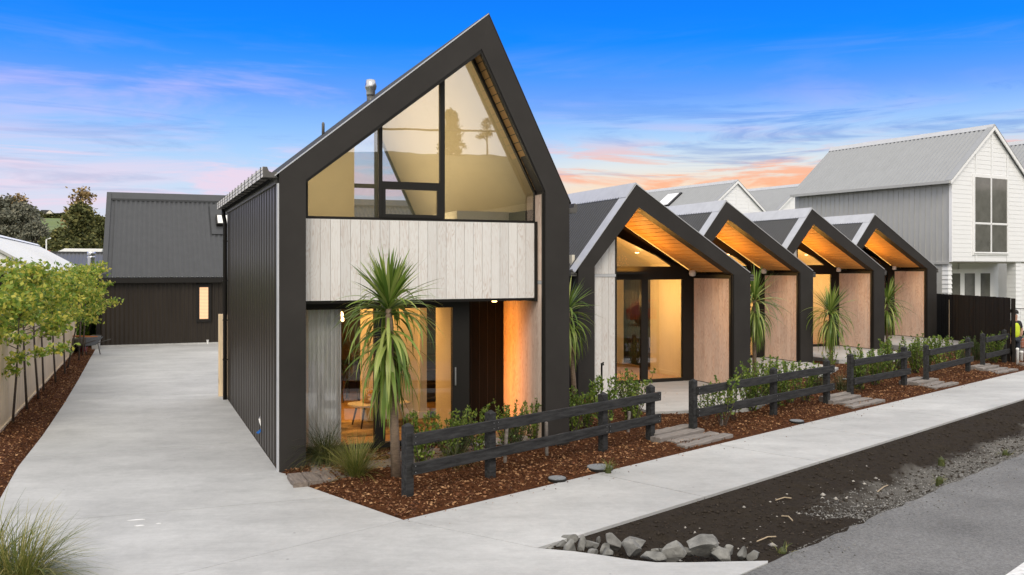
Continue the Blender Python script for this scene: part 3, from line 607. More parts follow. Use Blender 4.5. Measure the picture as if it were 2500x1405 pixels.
# ---- the four low gabled houses
OL, OA, OR_ = (-1.484, 3.0), (0.0, 4.905), (3.18, 2.87)
IL, IA, IR_ = (-1.073, 3.045), (.07, 4.39), (2.705, 2.835)
HP = [at(1553.5, 20.74), at(1773.5, 26.41), at(1982.5, 30.32), at(2136, 34.6)]
HZ = [0.0, .03, .07, .13]
DB = 1.67; LEN = 8.0
def build_low():
    P = HP[0]; par = empty('gabled_house', (P.x, P.y, 0), ANG)
    frames(par, OL, IL, IA, OA, IR_, OR_, 0, .30, -.25, M['char'])
    # black lining of the portal's inside edge
    MB().prism([(IR_[0] - .035, 0), (IR_[0], 0), IR_, (IR_[0] - .035, 2.86)], .012, .10).build('trim', M['black'], par)
    L = lambda a, b, t, dz: (a[0] + (b[0] - a[0]) * t, a[1] + (b[1] - a[1]) * t + dz)
    # verge and ridge flashings, roof sheets
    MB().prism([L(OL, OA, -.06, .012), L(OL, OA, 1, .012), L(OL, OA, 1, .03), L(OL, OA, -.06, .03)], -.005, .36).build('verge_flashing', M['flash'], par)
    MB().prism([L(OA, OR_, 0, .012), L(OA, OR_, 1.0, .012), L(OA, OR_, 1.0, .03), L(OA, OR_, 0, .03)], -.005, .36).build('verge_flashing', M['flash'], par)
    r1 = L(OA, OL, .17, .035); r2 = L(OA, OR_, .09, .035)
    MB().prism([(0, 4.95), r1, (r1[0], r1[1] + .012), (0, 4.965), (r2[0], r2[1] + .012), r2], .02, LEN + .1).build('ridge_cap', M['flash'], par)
    e1 = L(OA, OL, 1.10, 0); sl = Vector((e1[0], 0, e1[1] - OA[1])); nl = Vector((-(OA[1] - OL[1]), 0, 1.484)).normalized()
    corr((0, .36, OA[1]), (0, 1, 0), LEN - .3, sl, nl, .13, .034, M['charroof'], 'roof_sheet', par)
    e2 = L(OA, OR_, 1.05, 0); sr = Vector((e2[0], 0, e2[1] - OA[1])); nr = Vector((OA[1] - OR_[1], 0, 3.18)).normalized()
    corr((0, .36, OA[1]), (0, 1, 0), LEN - .3, sr, nr, .13, .034, M['charroof'], 'roof_sheet', par)
    # gutters
    for sx, zz in ((1, OR_[1] - .02), (-1, OL[1] - .02)):
        x = OR_[0] if sx > 0 else OL[0]; q = [(.012, -.16), (.15, -.16), (.15, -.02), (.115, 0), (.10, -.07), (.012, -.09)]
        pl = [(x + sx * a, zz + b) for a, b in q]
        gt = MB().prism(pl, .06, LEN).build('gutter', M['gut'], par)
        for dz in (-.125, -.055): B(min(x + sx * .02, x + sx * .155), max(x + sx * .02, x + sx * .155), .055, .06, zz + dz - .006, zz + dz + .006).build('gutter_rib', M['black'], gt)
    # outer side walls
    corr((OL[0], .30, -.2), (0, 1, 0), LEN - .3, (0, 0, OL[1] + .1), (-1, 0, 0), .15, .012, M['charrib'], 'side_wall', par, 'rib')
    corr((OR_[0], .30, -.2), (0, 1, 0), LEN - .3, (0, 0, OR_[1] + .1), (1, 0, 0), .15, .012, M['charrib'], 'side_wall', par, 'rib')
    B(OL[0], OR_[0], LEN, LEN + .1, -.2, 2.9).build('rear_wall', M['charrib'], par)
    # soffit on both slopes
    soffit(par, (IA[0] + .005, IA[1] - .005), (IR_[0] - .03, IR_[1] + .06), 17, .12, DB, M['soff'])
    soffit(par, (IA[0] - .02, IA[1] - .01), (IL[0] + .03, IL[1] + .02), 10, .32, DB, M['soff'])
    # right return wall of the porch
    xr = IR_[0] - .03
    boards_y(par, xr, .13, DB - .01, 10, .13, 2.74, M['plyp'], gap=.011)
    B(xr - .012, xr + .03, .105, DB - .005, 2.745, 2.83).build('trim', M['black'], par)
    B(xr - .03, xr + .03, .06, .125, .1, 2.83).build('trim', M['black'], par)
    B(xr + .025, OR_[0] - .01, .12, DB + .1, -.2, 2.86).build('return_wall', M['black'], par)
    # left front cladding with its pale flashing
    xl = -.36; zt = lambda x: 3.045 + (x + 1.073) * (IA[1] - 3.045) / (IA[0] + 1.073) + .12
    boards_x(par, IL[0] + .005, xl - .02, 4, .31, .1, 2.80, M['ply'])
    boards_x(par, IL[0] + .005, xl - .02, 4, .31, 2.865, zt, M['ply'])
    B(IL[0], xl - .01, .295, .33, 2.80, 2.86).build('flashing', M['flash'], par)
    MB().prism([(xl - .02, .1), (xl + .02, .1), (xl + .02, zt(xl + .02)), (xl - .02, zt(xl - .02))], .30, DB).build('trim', M['black'], par)
    MB().prism([(IL[0] - .3, .1), (xl - .02, .1), (xl - .02, zt(xl) - .02), (IL[0] - .1, 3.1), (IL[0] - .3, 3.0)], .335, .40).build('lining', M['black'], par)
    # glazed back wall of the porch
    px_ = lambda p, d=DB: tx(P, p, d)
    ztop = lambda x: IA[1] + (x - IA[0]) * (IR_[1] - IA[1]) / (IR_[0] - IA[0])
    x0, x1 = xl + .02, xr; ga, gb = px_(1643), px_(1668)
    mB = [px_(1566), px_(1582)]
    zt2, zt1 = 3.04, 2.705                     # transom
    fr = lambda poly: MB().prism(poly, DB, DB + .10)
    fr([(x0, zt1), (x1, zt1), (x1, ztop(x1)), (x1 - .03, ztop(x1 - .03)), (ga, zt2), (x0, zt2)]).build('transom', M['black'], par)
    kx = ga; slope = (IR_[1] - IA[1]) / (IR_[0] - IA[0])
    zg = lambda x: zt2 + (x - ga) * slope * 1.02
    fr([(x0, zg(x0)), (ga, zt2), (x1 - .03, ztop(x1 - .03)), (IA[0], IA[1]), (x0, ztop(x0) - .5)]).build('raked_frame', M['black'], par)
    fr([(gb, .12), (x1, .12), (x1, zt1), (gb, zt1)]).build('door_jamb', M['black'], par)
    fr([(x0, .10), (gb, .10), (gb, .19), (x0, .19)]).build('door_sill', M['black'], par)
    dr = fr([(mB[0], .19), (mB[1], .19), (mB[1], zt1), (mB[0], zt1)]).build('sliding_door', M['black'], par)
    B(mB[1], gb, DB + .06, DB + .06 + PANE, .19, zt1).build('pane', M['glass2'], dr)
    B(mB[1] + .02, mB[1] + .04, DB - .03, DB + .0, 1.0, 1.25).build('handle', M['steel'], dr)
    B(x0, mB[0], DB + .03, DB + .03 + PANE, .19, zt1).build('pane', M['glass2'], par)
    MB().prism([(x0, zt2), (ga, zt2), (x0, zg(x0))], DB + .04, DB + .04 + PANE).build('clerestory_pane', M['glass2'], par)
    # room behind
    B(OL[0] + .06, OR_[0] - .06, DB + .1, 6.2, -.05, .13).build('floor', M['floor'], par)
    B(xr - .08, xr + .02, DB + .1, 3.55, .13, 3.3).build('inner_wall', M['cream'], par)
    B(xr - .105, xr - .08, DB + .12, 3.55, .13, .25).build('skirting', M['cream'], par)
    B(xr - .08, OR_[0] - .06, 3.56, 3.66, .13, 4.6).build('inner_wall', M['cream'], par)
    B(OL[0] + .05, OL[0] + .12, .42, 6.2, .13, 3.3).build('inner_wall', M['cream'], par)
    B(OL[0] + .13, 1.35, 3.9, 4.0, .13, 2.45).build('reflection_backing', mat('dark_reflection_tone', (.025, .018, .013), .9), par)  # dark panel added to stand for dark reflections in the door glass
    B(OL[0] + .13, OR_[0] - .1, 6.0, 6.1, .13, 4.7).build('inner_wall', M['cream'], par)
    for a, b in (((.02, 4.76), (OL[0] + .1, 2.92)), ((.02, 4.76), (OR_[0] - .06, 2.78))):
        d_ = Vector((b[0] - a[0], b[1] - a[1])).normalized(); n_ = Vector((-d_.y, d_.x)); n_ = n_ if n_.y > 0 else -n_
        MB().prism([a, b, (b[0] + n_.x * .05, b[1] + n_.y * .05), (a[0] + n_.x * .05, a[1] + n_.y * .05)], DB + .02, 6.1).build('ceiling', M['cream'], par)
    lamp(par, (.9, 2.3, 3.1), .25, 60, WARM, 'POINT', 'room_light')
    lamp(par, (1.2, 2.35, 2.2), .25, 100, (1.0, .56, .17), 'POINT', 'room_light')
    for a_, b_ in ((1.9, 2.5), (1.9, 3.2)): MB().lathe([(.05, 0), (.05, -.012), (.03, -.016)], 0, 0, 12).build('downlight', M['lamp'], par).location = (a_, b_, 3.42)
    lamp(par, (.45, DB - .20, 2.90), 1.4, 34, (1.0, .45, .07), 'AREA', 'porch_fill_light', (math.pi, 0, 0), .16)  # added fill light, brightens the soffit from below
    B(-.25, 1.15, DB - .29, DB - .005, 2.85, 2.893).build('fill_light_channel', M['black'], par); B(-.338, -.308, .80, 1.10, .45, 2.45).build('fill_light_channel', M['black'], par)  # made-up channels behind the two added porch fills
    # bulkhead light at the porch corner
    bl = MB().lathe([(.0, .10), (.055, .085), (.085, .04), (.09, -.01), (.07, -.06), (.0, -.075)], 0, 0, 14).build('wall_light', M['white'], par, True); bl.location = (xr - .10, DB - .10, 2.86)
    lamp(par, (-.30, .95, 1.45), 1.9, 13, (1.0, .55, .27), 'AREA', 'porch_wall_fill', (0, -math.pi / 2, 0), .25)  # added unseen fill, warms the right return wall
    # concrete porch slab
    B(OL[0] + .1, OR_[0] - .2, .31, DB, -.2, .11).build('porch_slab', M['conc'], par)
    return par
low = build_low()
LLAB = ['low black gabled house nearest the tall house, with glowing porch and glass slider', 'second low black gabled house along the street, cabbage tree at its left post', 'third low black gabled house, a cabbage tree standing before its lit door', 'last low black gabled house, beside the black paling fence']
lows = [low]
for i in range(1, 4):
    c = copy_tree(low); c.location = (HP[i].x, HP[i].y, HZ[i]); lows.append(c)
for o, l_ in zip(lows, LLAB): tag(o, l_, 'house', 'low black gabled houses')

# ---- the tall house on the corner
def build_tall():
    par = empty('tall_gabled_house', (P0.x, P0.y, 0), ANG, 'tall two-storey black gabled house on the corner with big upper window', 'house')
    oL, oA, oR = (-.02, 4.40), (3.286, 7.09), (4.735, 4.13); iL, iA, iR = (.37, 4.312), (3.166, 6.524), (4.296, 4.268)
    WD, BD, GD, ED, LN = .38, .26, .66, 1.8, 8.2
    frames(par, oL, iL, iA, oA, iR, oR, 0, .36, -.25, M['char'])
    dn = .045
    MB().prism([lerp(iL, iA, 0), (iL[0] + .0, iL[1] - dn), (iA[0], iA[1] - dn - .02), iA], .015, .34).build('trim', M['black'], par)
    MB().prism([iA, (iA[0] - .01, iA[1] - dn - .02), (iR[0] - .03, iR[1]), iR], .015, .09).build('trim', M['black'], par)
    q = lambda a, b, t, dz: (a[0] + (b[0] - a[0]) * t, a[1] + (b[1] - a[1]) * t + dz)
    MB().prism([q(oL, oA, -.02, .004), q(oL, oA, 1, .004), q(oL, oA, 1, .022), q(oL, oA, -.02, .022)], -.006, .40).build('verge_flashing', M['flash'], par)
    MB().prism([q(oA, oR, 0, .004), q(oA, oR, 1.02, .004), q(oA, oR, 1.02, .03), q(oA, oR, 0, .03)], -.006, .40).build('verge_flashing', M['char'], par)
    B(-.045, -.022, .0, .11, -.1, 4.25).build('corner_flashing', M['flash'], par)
    # roof, walls
    a = Vector((oL[0] - .1 - oA[0], 0, (oL[1] - oA[1]) * 1.03)); corr((oA[0], .4, oA[1]), (0, 1, 0), LN - .3, a, Vector((-.63, 0, .77)), .13, .034, M['charroof'], 'roof_sheet', par)
    a = Vector((oR[0] + .06 - oA[0], 0, (oR[1] - oA[1]) * 1.04)); corr((oA[0], .4, oA[1]), (0, 1, 0), LN - .3, a, Vector((.9, 0, .44)), .13, .034, M['charroof'], 'roof_sheet', par)
    corr((-.02, .11, -.15), (0, 1, 0), LN - .11, (0, 0, 4.40), (-1, 0, 0), .30, .011, M['charrib'], 'side_wall', par, 'wide')
    corr((4.735, .36, -.15), (0, 1, 0), LN - .36, (0, 0, 4.25), (1, 0, 0), .20, .014, M['charrib'], 'side_wall', par, 'rib')
    B(-.06, -.02, .12, LN, 4.25, 4.36).build('fascia', M['gut'], par)
    # gutter with straps, downpipe
    gp = [(-.252, 4.335), (-.05, 4.335), (-.05, 4.43), (-.115, 4.405), (-.165, 4.425), (-.19, 4.487), (-.252, 4.487)]
    gt = MB().prism(gp, .02, LN - .15).build('gutter', M['gut'], par); B(-.2545, -.2525, .02, LN - .15, 4.338, 4.484).build('gutter_sheen_face', mat('gutter_sky_sheen', (.80, .75, .66), .35), gt)  # cream sheet paints the bright sky reflection on the gutter's outer face
    sm = B(-.262, -.252, -.012, .012, 4.325, 4.50).mesh('strap', M['black']); sb = B(-.262, -.06, -.01, .01, 4.325, 4.334).mesh('strap', M['black'])
    for i in range(15): link('strap', sm, gt, (0, .25 + i * .53, 0)); link('strap', sb, gt, (0, .25 + i * .53, 0))
    for z in (4.385, 4.44): B(-.256, -.252, .02, LN - .15, z - .004, z + .004).build('gutter_rib', M['black'], gt)
    dp = MB().tube([(-.12, LN - .25, 4.36), (-.12, LN - .25, 4.2), (-.09, LN - .25, 4.05), (-.09, LN - .25, -.05)], .045, 10).build('downpipe', M['black'], par, True)
    for z in (.9, 1.8, 2.7, 3.6): B(-.14, -.02, LN - .30, LN - .20, z, z + .025).build('clip', M['black'], dp)
    gr = [(4.75, 3.93), (4.90, 3.93), (4.91, 4.07), (4.86, 4.09), (4.84, 4.02), (4.75, 4.0)]
    MB().prism(gr, .05, LN).build('gutter', M['gut'], par)
    # white timber box
    X = lambda p, d: tx(P0, p, d)
    bx1 = X(1304.5, BD)
    boards_x(par, .32, bx1, 25, BD, 2.50, 3.752, M['ply'])
    B(.32, bx1, BD + .014, .62, 2.501, 3.74).build('box_lining', mat('brown_lining', (.22, .15, .11), .9), par)
    B(bx1, bx1 + .055, BD - .005, 1.0, 2.44, 3.78).build('trim', M['black'], par)
    B(.37, bx1, BD + .03, 1.85, 2.455, 2.498).build('box_soffit', M['black'], par)
    # upper window
    sl = .7917; zL = lambda t: 4.368 + (t - .467) * sl; zR = lambda t: 6.47 - (t - 3.122) * 1.913
    f = lambda poly, nm='window_frame', d0=WD, d1=WD + .07: MB().prism(poly, d0, d1).build(nm, M['black'], par)
    f([(.30, 3.752), (4.42, 3.752), (4.42, 3.80), (.30, 3.80)])
    f([(.30, 3.80), (.467, 3.80), (.467, 4.368), (.30, 4.5)])
    f([(.30, 4.36), (.467, 4.368), (3.122, 6.47), (3.122, 6.66), (.30, 4.55)])
    f([(3.122, 6.47), (4.265, 4.283), (4.42, 4.30), (4.42, 4.45), (3.2, 6.72), (3.122, 6.66)])
    f([(4.265, 3.80), (4.45, 3.80), (4.45, 4.32), (4.265, 4.283)])
    for x, wd in ((1.601, .03), (2.627, .04)): f([(x - wd, 3.80), (x + wd, 3.80), (x + wd, zL(x + wd) + .02), (x - wd, zL(x - wd) + .02)], 'mullion', WD - .012, WD + .06)
    f([(1.631, 4.295), (2.587, 4.295), (2.587, 4.375), (1.631, 4.375)], 'transom', WD - .01, WD + .06)
    sash = MB(); 
    for p in ([(1.631, 3.80), (2.587, 3.80), (2.587, 3.855), (1.631, 3.855)], [(1.631, 3.855), (1.68, 3.855), (1.68, 4.295), (1.631, 4.295)], [(2.54, 3.855), (2.587, 3.855), (2.587, 4.295), (2.54, 4.295)], [(1.68, 4.25), (2.54, 4.25), (2.54, 4.295), (1.68, 4.295)]): sash.prism(p, WD - .02, WD + .04)
    sash = sash.build('sash', M['black'], par)
    g_ = lambda poly, pr=par: MB().prism(poly, WD + .03, WD + .03 + PANE).build('pane', M['glass'], pr)
    g_([(.467, 3.80), (1.571, 3.80), (1.571, zL(1.571)), (.467, zL(.467))])
    g_([(1.631, 4.375), (2.587, 4.375), (2.587, zL(2.587)), (1.631, zL(1.631))])
    g_([(1.68, 3.855), (2.54, 3.855), (2.54, 4.25), (1.68, 4.25)], sash)
    g_([(2.667, 3.80), (4.265, 3.80), (4.265, zR(4.265)), (3.122, 6.47), (2.667, zL(2.667))])
    soffit(par, (iA[0] + .0, iA[1] - .03), (iR[0] - .02, iR[1] + .05), 17, .10, WD, M['soff'])
    # right return wall boards
    xr = 4.275
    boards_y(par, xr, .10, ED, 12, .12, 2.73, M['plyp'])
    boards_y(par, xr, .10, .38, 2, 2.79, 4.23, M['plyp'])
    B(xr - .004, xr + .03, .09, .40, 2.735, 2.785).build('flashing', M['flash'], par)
    B(xr + .022, 4.72, .36, ED + .1, -.2, 4.0).build('return_wall', M['black'], par)
    B(xr - .01, xr + .03, .05, .095, .1, 4.24).build('trim', M['black'], par)
    # ground floor glazing
    z0, z1 = .185, 2.345; xs = X(1105, GD); xe = X(1146, GD); m0, m1 = X(914, GD), X(941, GD)
    f2 = lambda x0, x1, a, b, nm='door_frame': MB().prism([(x0, a), (x1, a), (x1, b), (x0, b)], GD, GD + .09).build(nm, M['black'], par)
    f2(.30, xe, z1, 2.50, 'door_head'); f2(.30, xe, z0 - .08, z0, 'door_sill'); f2(.30, .42, z0, z1)
    f2(xs, xe, z0, z1, 'fixed_panel')
    dr = f2(m0, m1, z0, z1, 'sliding_door')
    B(m1, xs, GD + .05, GD + .05 + PANE, z0, z1).build('pane', M['glass2'], dr); B(xs + .03, xs + .05, GD - .04, GD, 1.05, 1.35).build('handle', M['steel'], dr)
    B(.42, m0, GD + .02, GD + .02 + PANE, z0, z1).build('pane', M['glass2'], par)
    B(xe - .05, xe, GD + .09, ED, .1, 2.46).build('porch_wall', M['black'], par)
    dd = B(xe, 4.27, ED, ED + .06, .12, 2.46).build('front_door', mat('brown_black_door', (.006, .005, .004), .6, spec=.1, var=.25, vscale=6, stretch=(6, 6, .4)), par)
    for i in range(6): B(xe + .12 + i * .16, xe + .128 + i * .16, ED - .004, ED, .14, 2.44).build('groove', M['black'], dd)
    B(xe + .1, xe + .13, ED - .05, ED, .95, 1.25).build('handle', M['steel'], dd)
    px_, py_ = X(1207, 1.3), 1.3
    MB().lathe([(.05, 2.455), (.05, 2.42), (.035, 2.40)], px_, py_, 12).build('downlight', M['lamp'], par)
    lamp(par, (xe + .05, 1.40, 1.3), 2.1, 12, (1.0, .33, .03), 'AREA', 'porch_fill_light', (0, -math.pi / 2, 0), .2).data.spread = math.radians(95)  # added unseen fill, spreads orange light over the return wall
    B(xe + .002, xe + .042, 1.28, 1.52, .2, 2.4).build('fill_light_channel', M['black'], par)  # made-up channel behind the added fill
    B(.37, xe, .36, GD, -.2, .06).build('sill_step', M['black'], par); B(xe, 4.27, .36, ED, -.2, .10).build('porch_slab', M['conc'], par)
    # ground floor room
    B(.1, 4.6, GD + .09, 7.9, -.05, .14).build('floor', M['floor'], par)
    B(.02, .1, .38, 8.0, -.1, 4.3).build('inner_wall', M['cream'], par)
    B(.1, 4.6, GD + .09, 8.0, 2.50, 3.55).build('upper_floor', M['cream'], par)
    w1 = X(1066, 1.9)
    B(w1, w1 + .1, GD + .1, 1.95, .14, 2.5).build('inner_wall', M['cream'], par)
    B(3.35, 4.6, 1.95, 2.05, .14, 2.5).build('inner_wall', M['black'], par)
    pa, pb = X(1025, 2.9), X(1042, 2.9)
    pl = B(pa, pb, 2.9, 3.15, .14, 2.5).build('pillar', M['cream'], par); B(pa - .02, pb + .02, 2.88, 3.17, .14, .27).build('skirting', M['white'], pl)
    B(pa - 1.1, pa, 2.98, 3.08, .14, 2.5).build('inner_wall', M['cream'], par)
    stm = mat('dark_stair', (.03, .022, .016), .4)
    for i in range(9): B(pb + .02, 4.55, 3.0 + i * .26, 3.04 + i * .26 + .26, .14 + i * .25, .20 + i * .25).build('stair_tread', stm, par)
    B(pb + .02, 4.55, 5.6, 5.66, .14, 2.5).build('stair_wall', stm, par)
    B(.1, 4.6, 7.6, 7.7, .14, 2.5).build('dark_back_wall', mat('reflection_dark_wall', (.10, .055, .035), .6), par)  # back wall coloured dark to stand for dark reflections in the glass
    lamp(par, (1.7, 3.2, 2.47), 2.2, 110, WARM, 'AREA', 'room_light', sy=3.2)
    for a_, b_ in ((1.2, 2.0), (2.3, 2.0), (1.2, 4.2), (2.6, 4.6)): MB().lathe([(.05, 2.499), (.05, 2.488), (.03, 2.485)], a_, b_, 12).build('downlight', M['lamp'], par)
    # upper room: linings, sloping ceiling, glazed rear gable
    RD = 8.0
    MB().prism([(.12, 4.32), (3.25, 6.86), (3.25, 6.92), (.08, 4.36)], WD + .08, RD).build('ceiling', M['olive'], par)
    MB().prism([(3.25, 6.86), (4.50, 4.16), (4.56, 4.16), (3.31, 6.86)], WD + .08, RD).build('ceiling', M['olive'], par)
    B(4.50, 4.60, WD + .08, RD, 3.56, 4.16).build('inner_wall', M['cream'], par)
    xa = X(865, RD); xb, xc = X(915, RD), X(928, RD); zs = 3.6
    zc = lambda x: 4.32 + (x - .12) * (6.86 - 4.32) / 3.13
    MB().prism([(.02, 3.56), (xa, 3.56), (xa, zc(xa)), (.02, 4.24)], RD, RD + .15).build('rear_wall', M['olive'], par)
    MB().prism([(xb, 3.56), (xc, 3.56), (xc, zc(xc)), (xb, zc(xb))], RD, RD + .08).build('mullion', M['black'], par)
    zq = zat(455, h1(xb, RD).y)
    B(xa, xb, RD, RD + .08, zq - .05, zq + .05).build('transom', M['black'], par)
    MB().prism([(3.20, 6.86), (4.44, 4.16), (4.50, 4.16), (3.26, 6.86)], RD - .02, RD + .06).build('window_frame', M['black'], par)
    MB().prism([(xa, 3.6), (4.5, 3.6), (4.5, 4.16), (3.25, 6.86), (xa, zc(xa))], RD + .03, RD + .03 + PANE).build('pane', M['glass2'], par)
    B(-.02, 4.735, LN - .04, LN + .02, -.2, 3.55).build('rear_cladding', M['charrib'], par)
    # half-height balustrade wall round the stair
    B(3.3, 4.5, 1.6, 1.7, 3.56, 4.02).build('balustrade', M['cream'], par); B(3.3, 3.4, 1.7, 5.0, 3.56, 4.02).build('balustrade', M['cream'], par)
    lamp(par, (2.2, 4.2, 3.74), 2.6, 105, (1.0, .80, .47), 'AREA', 'upper_fill_light', (math.pi, 0, 0), 5.0)  # added fill below the sill line, lights the ceiling evenly
    B(.95, 3.28, 1.75, 6.7, 3.56, 3.735).build('fill_light_box', M['white'], par)  # made-up box under the added fill
    # flue and vent on the roof
    fd = 3.2; fx = X(905, fd); zf = 7.09 - (oA[0] - fx) * .8137; Yf = h1(fx, fd).y
    fl = MB().lathe([(.075, zf - .1), (.075, zat(236, Yf))], fx, fd, 14).build('flue', M['gut'], par, True); ft = zat(200, Yf)
    MB().lathe([(.075, zat(236, Yf)), (.085, zat(231, Yf)), (.085, zat(222, Yf)), (.105, zat(217, Yf)), (.112, zat(211, Yf)), (.085, ft + .03), (.03, ft + .045)], fx, fd, 16).build('flue_cowl', M['steel'], fl, True)
    vd = 4.6; vx = X(789, vd); Yv = h1(vx, vd).y; zv = 7.09 - (oA[0] - vx) * .8137
    MB().lathe([(.03, zv - .1), (.03, zat(303, Yv)), (.018, zat(299, Yv))], vx, vd, 10).build('vent_pipe', M['gut'], par, True)
    return par
tall = build_tall()

# ---- the dark house at the end of the driveway
def build_rear():
    ang = math.atan2(ru.y, ru.x); par = empty('dark_rear_house', rb0, ang, 'long dark house with corrugated steel roof at the end of the driveway', 'house')
    L_, ez, rn, rz_ = 17.0, 2.75, 4.3, 6.05; D = Vector((0, rn, rz_ - ez)); nn = Vector((0, -(rz_ - ez), rn)).normalized(); x0 = tx(rb0, 250, 0, ru)
    corr((x0 + .12, -.15, ez - .1), (1, 0, 0), L_, D * 1.03, nn, .19, .02, M['charroof'], 'roof_sheet', par)
    MB().hexa([Vector((x0 - .02, -.16, ez - .14)), Vector((x0 + .16, -.16, ez - .14)), Vector((x0 + .16, rn, rz_ - .02)), Vector((x0 - .02, rn, rz_ - .02)), Vector((x0 - .02, -.16, ez + .04)), Vector((x0 + .16, -.16, ez + .04)), Vector((x0 + .16, rn, rz_ + .16)), Vector((x0 - .02, rn, rz_ + .16))]).build('verge_flashing', M['charroof'], par)
    MB().hexa([Vector((x0 - .02, rn - .28, rz_ - .19)), Vector((L_, rn - .28, rz_ - .19)), Vector((L_, rn + .1, rz_ - .0)), Vector((x0 - .02, rn + .1, rz_)), Vector((x0 - .02, rn - .28, rz_ - .1)), Vector((L_, rn - .28, rz_ - .1)), Vector((L_, rn + .1, rz_ + .19)), Vector((x0 - .02, rn + .1, rz_ + .19))]).build('ridge_cap', M['charroof'], par)
    corr((0, 0, -.1), (1, 0, 0), L_, (0, 0, ez), (0, -1, 0), .16, .018, M['charrib'], 'wall', par)
    B(0, L_, .05, 4.2, -.1, ez - .25).build('core', M['charrib'], par)
    MB().prism([(0, ez - .3), (L_, ez - .3), (L_, ez - .28), (0, ez - .28)], .0, 4.2).build('soffit', M['black'], par)
    B(x0, L_, -.26, -.12, ez - .32, ez - .12).build('gutter', M['black'], par)
    B(-.02, .12, -.05, .05, -.1, ez - .3).build('corner_flashing', M['black'], par)
    B(0, L_, -.03, .0, -.1, .06).build('plinth', M['conc'], par)
    wx0, wx1 = tx(rb0, 487, 0, ru), tx(rb0, 508, 0, ru); Yw = rb0.y + wx0 * ru.y; za, zb = zat(779, Yw), zat(702, Yw)
    wf = MB().prism([(wx0 - .12, za - .12), (wx1 + .12, za - .12), (wx1 + .12, zb + .12), (wx0 - .12, zb + .12)], -.07, -.02).build('window', M['black'], par)
    B(wx0, wx1, -.085, -.072, za, zb).build('blind', mat('lit_blind', (.8, .6, .4), .8, emit=((1, .42, .16), .62)), wf)
    bl_ = B(wx0, wx1, -.09, -.086, -.006, .006).mesh('blind_slat', mat('blind_slat', (.6, .42, .28), .8))
    for i in range(22): link('blind_slat', bl_, wf, (0, 0, za + (zb - za) * (i + .5) / 22))
    f_ = .66; sx = tx(rb0, 527, f_ * rn, ru); c = Vector((sx, f_ * rn, ez + (rz_ - ez) * f_)); e = D.normalized()
    sk = MB()
    def onroof(xa, xb, ya, yb, h0, h1_):
        p = [c + Vector((x, 0, 0)) + e * y + nn * h for h in (h0, h1_) for x, y in ((xa, ya), (xb, ya), (xb, yb), (xa, yb))]; return MB().hexa(p)
    sk = onroof(-.2, 1.6, -.9, 1.3, .0, .06).build('skylight', M['charroof'], par)
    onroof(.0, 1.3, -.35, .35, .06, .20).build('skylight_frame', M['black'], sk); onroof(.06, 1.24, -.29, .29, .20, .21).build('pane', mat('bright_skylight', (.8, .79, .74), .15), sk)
    return par
build_rear()

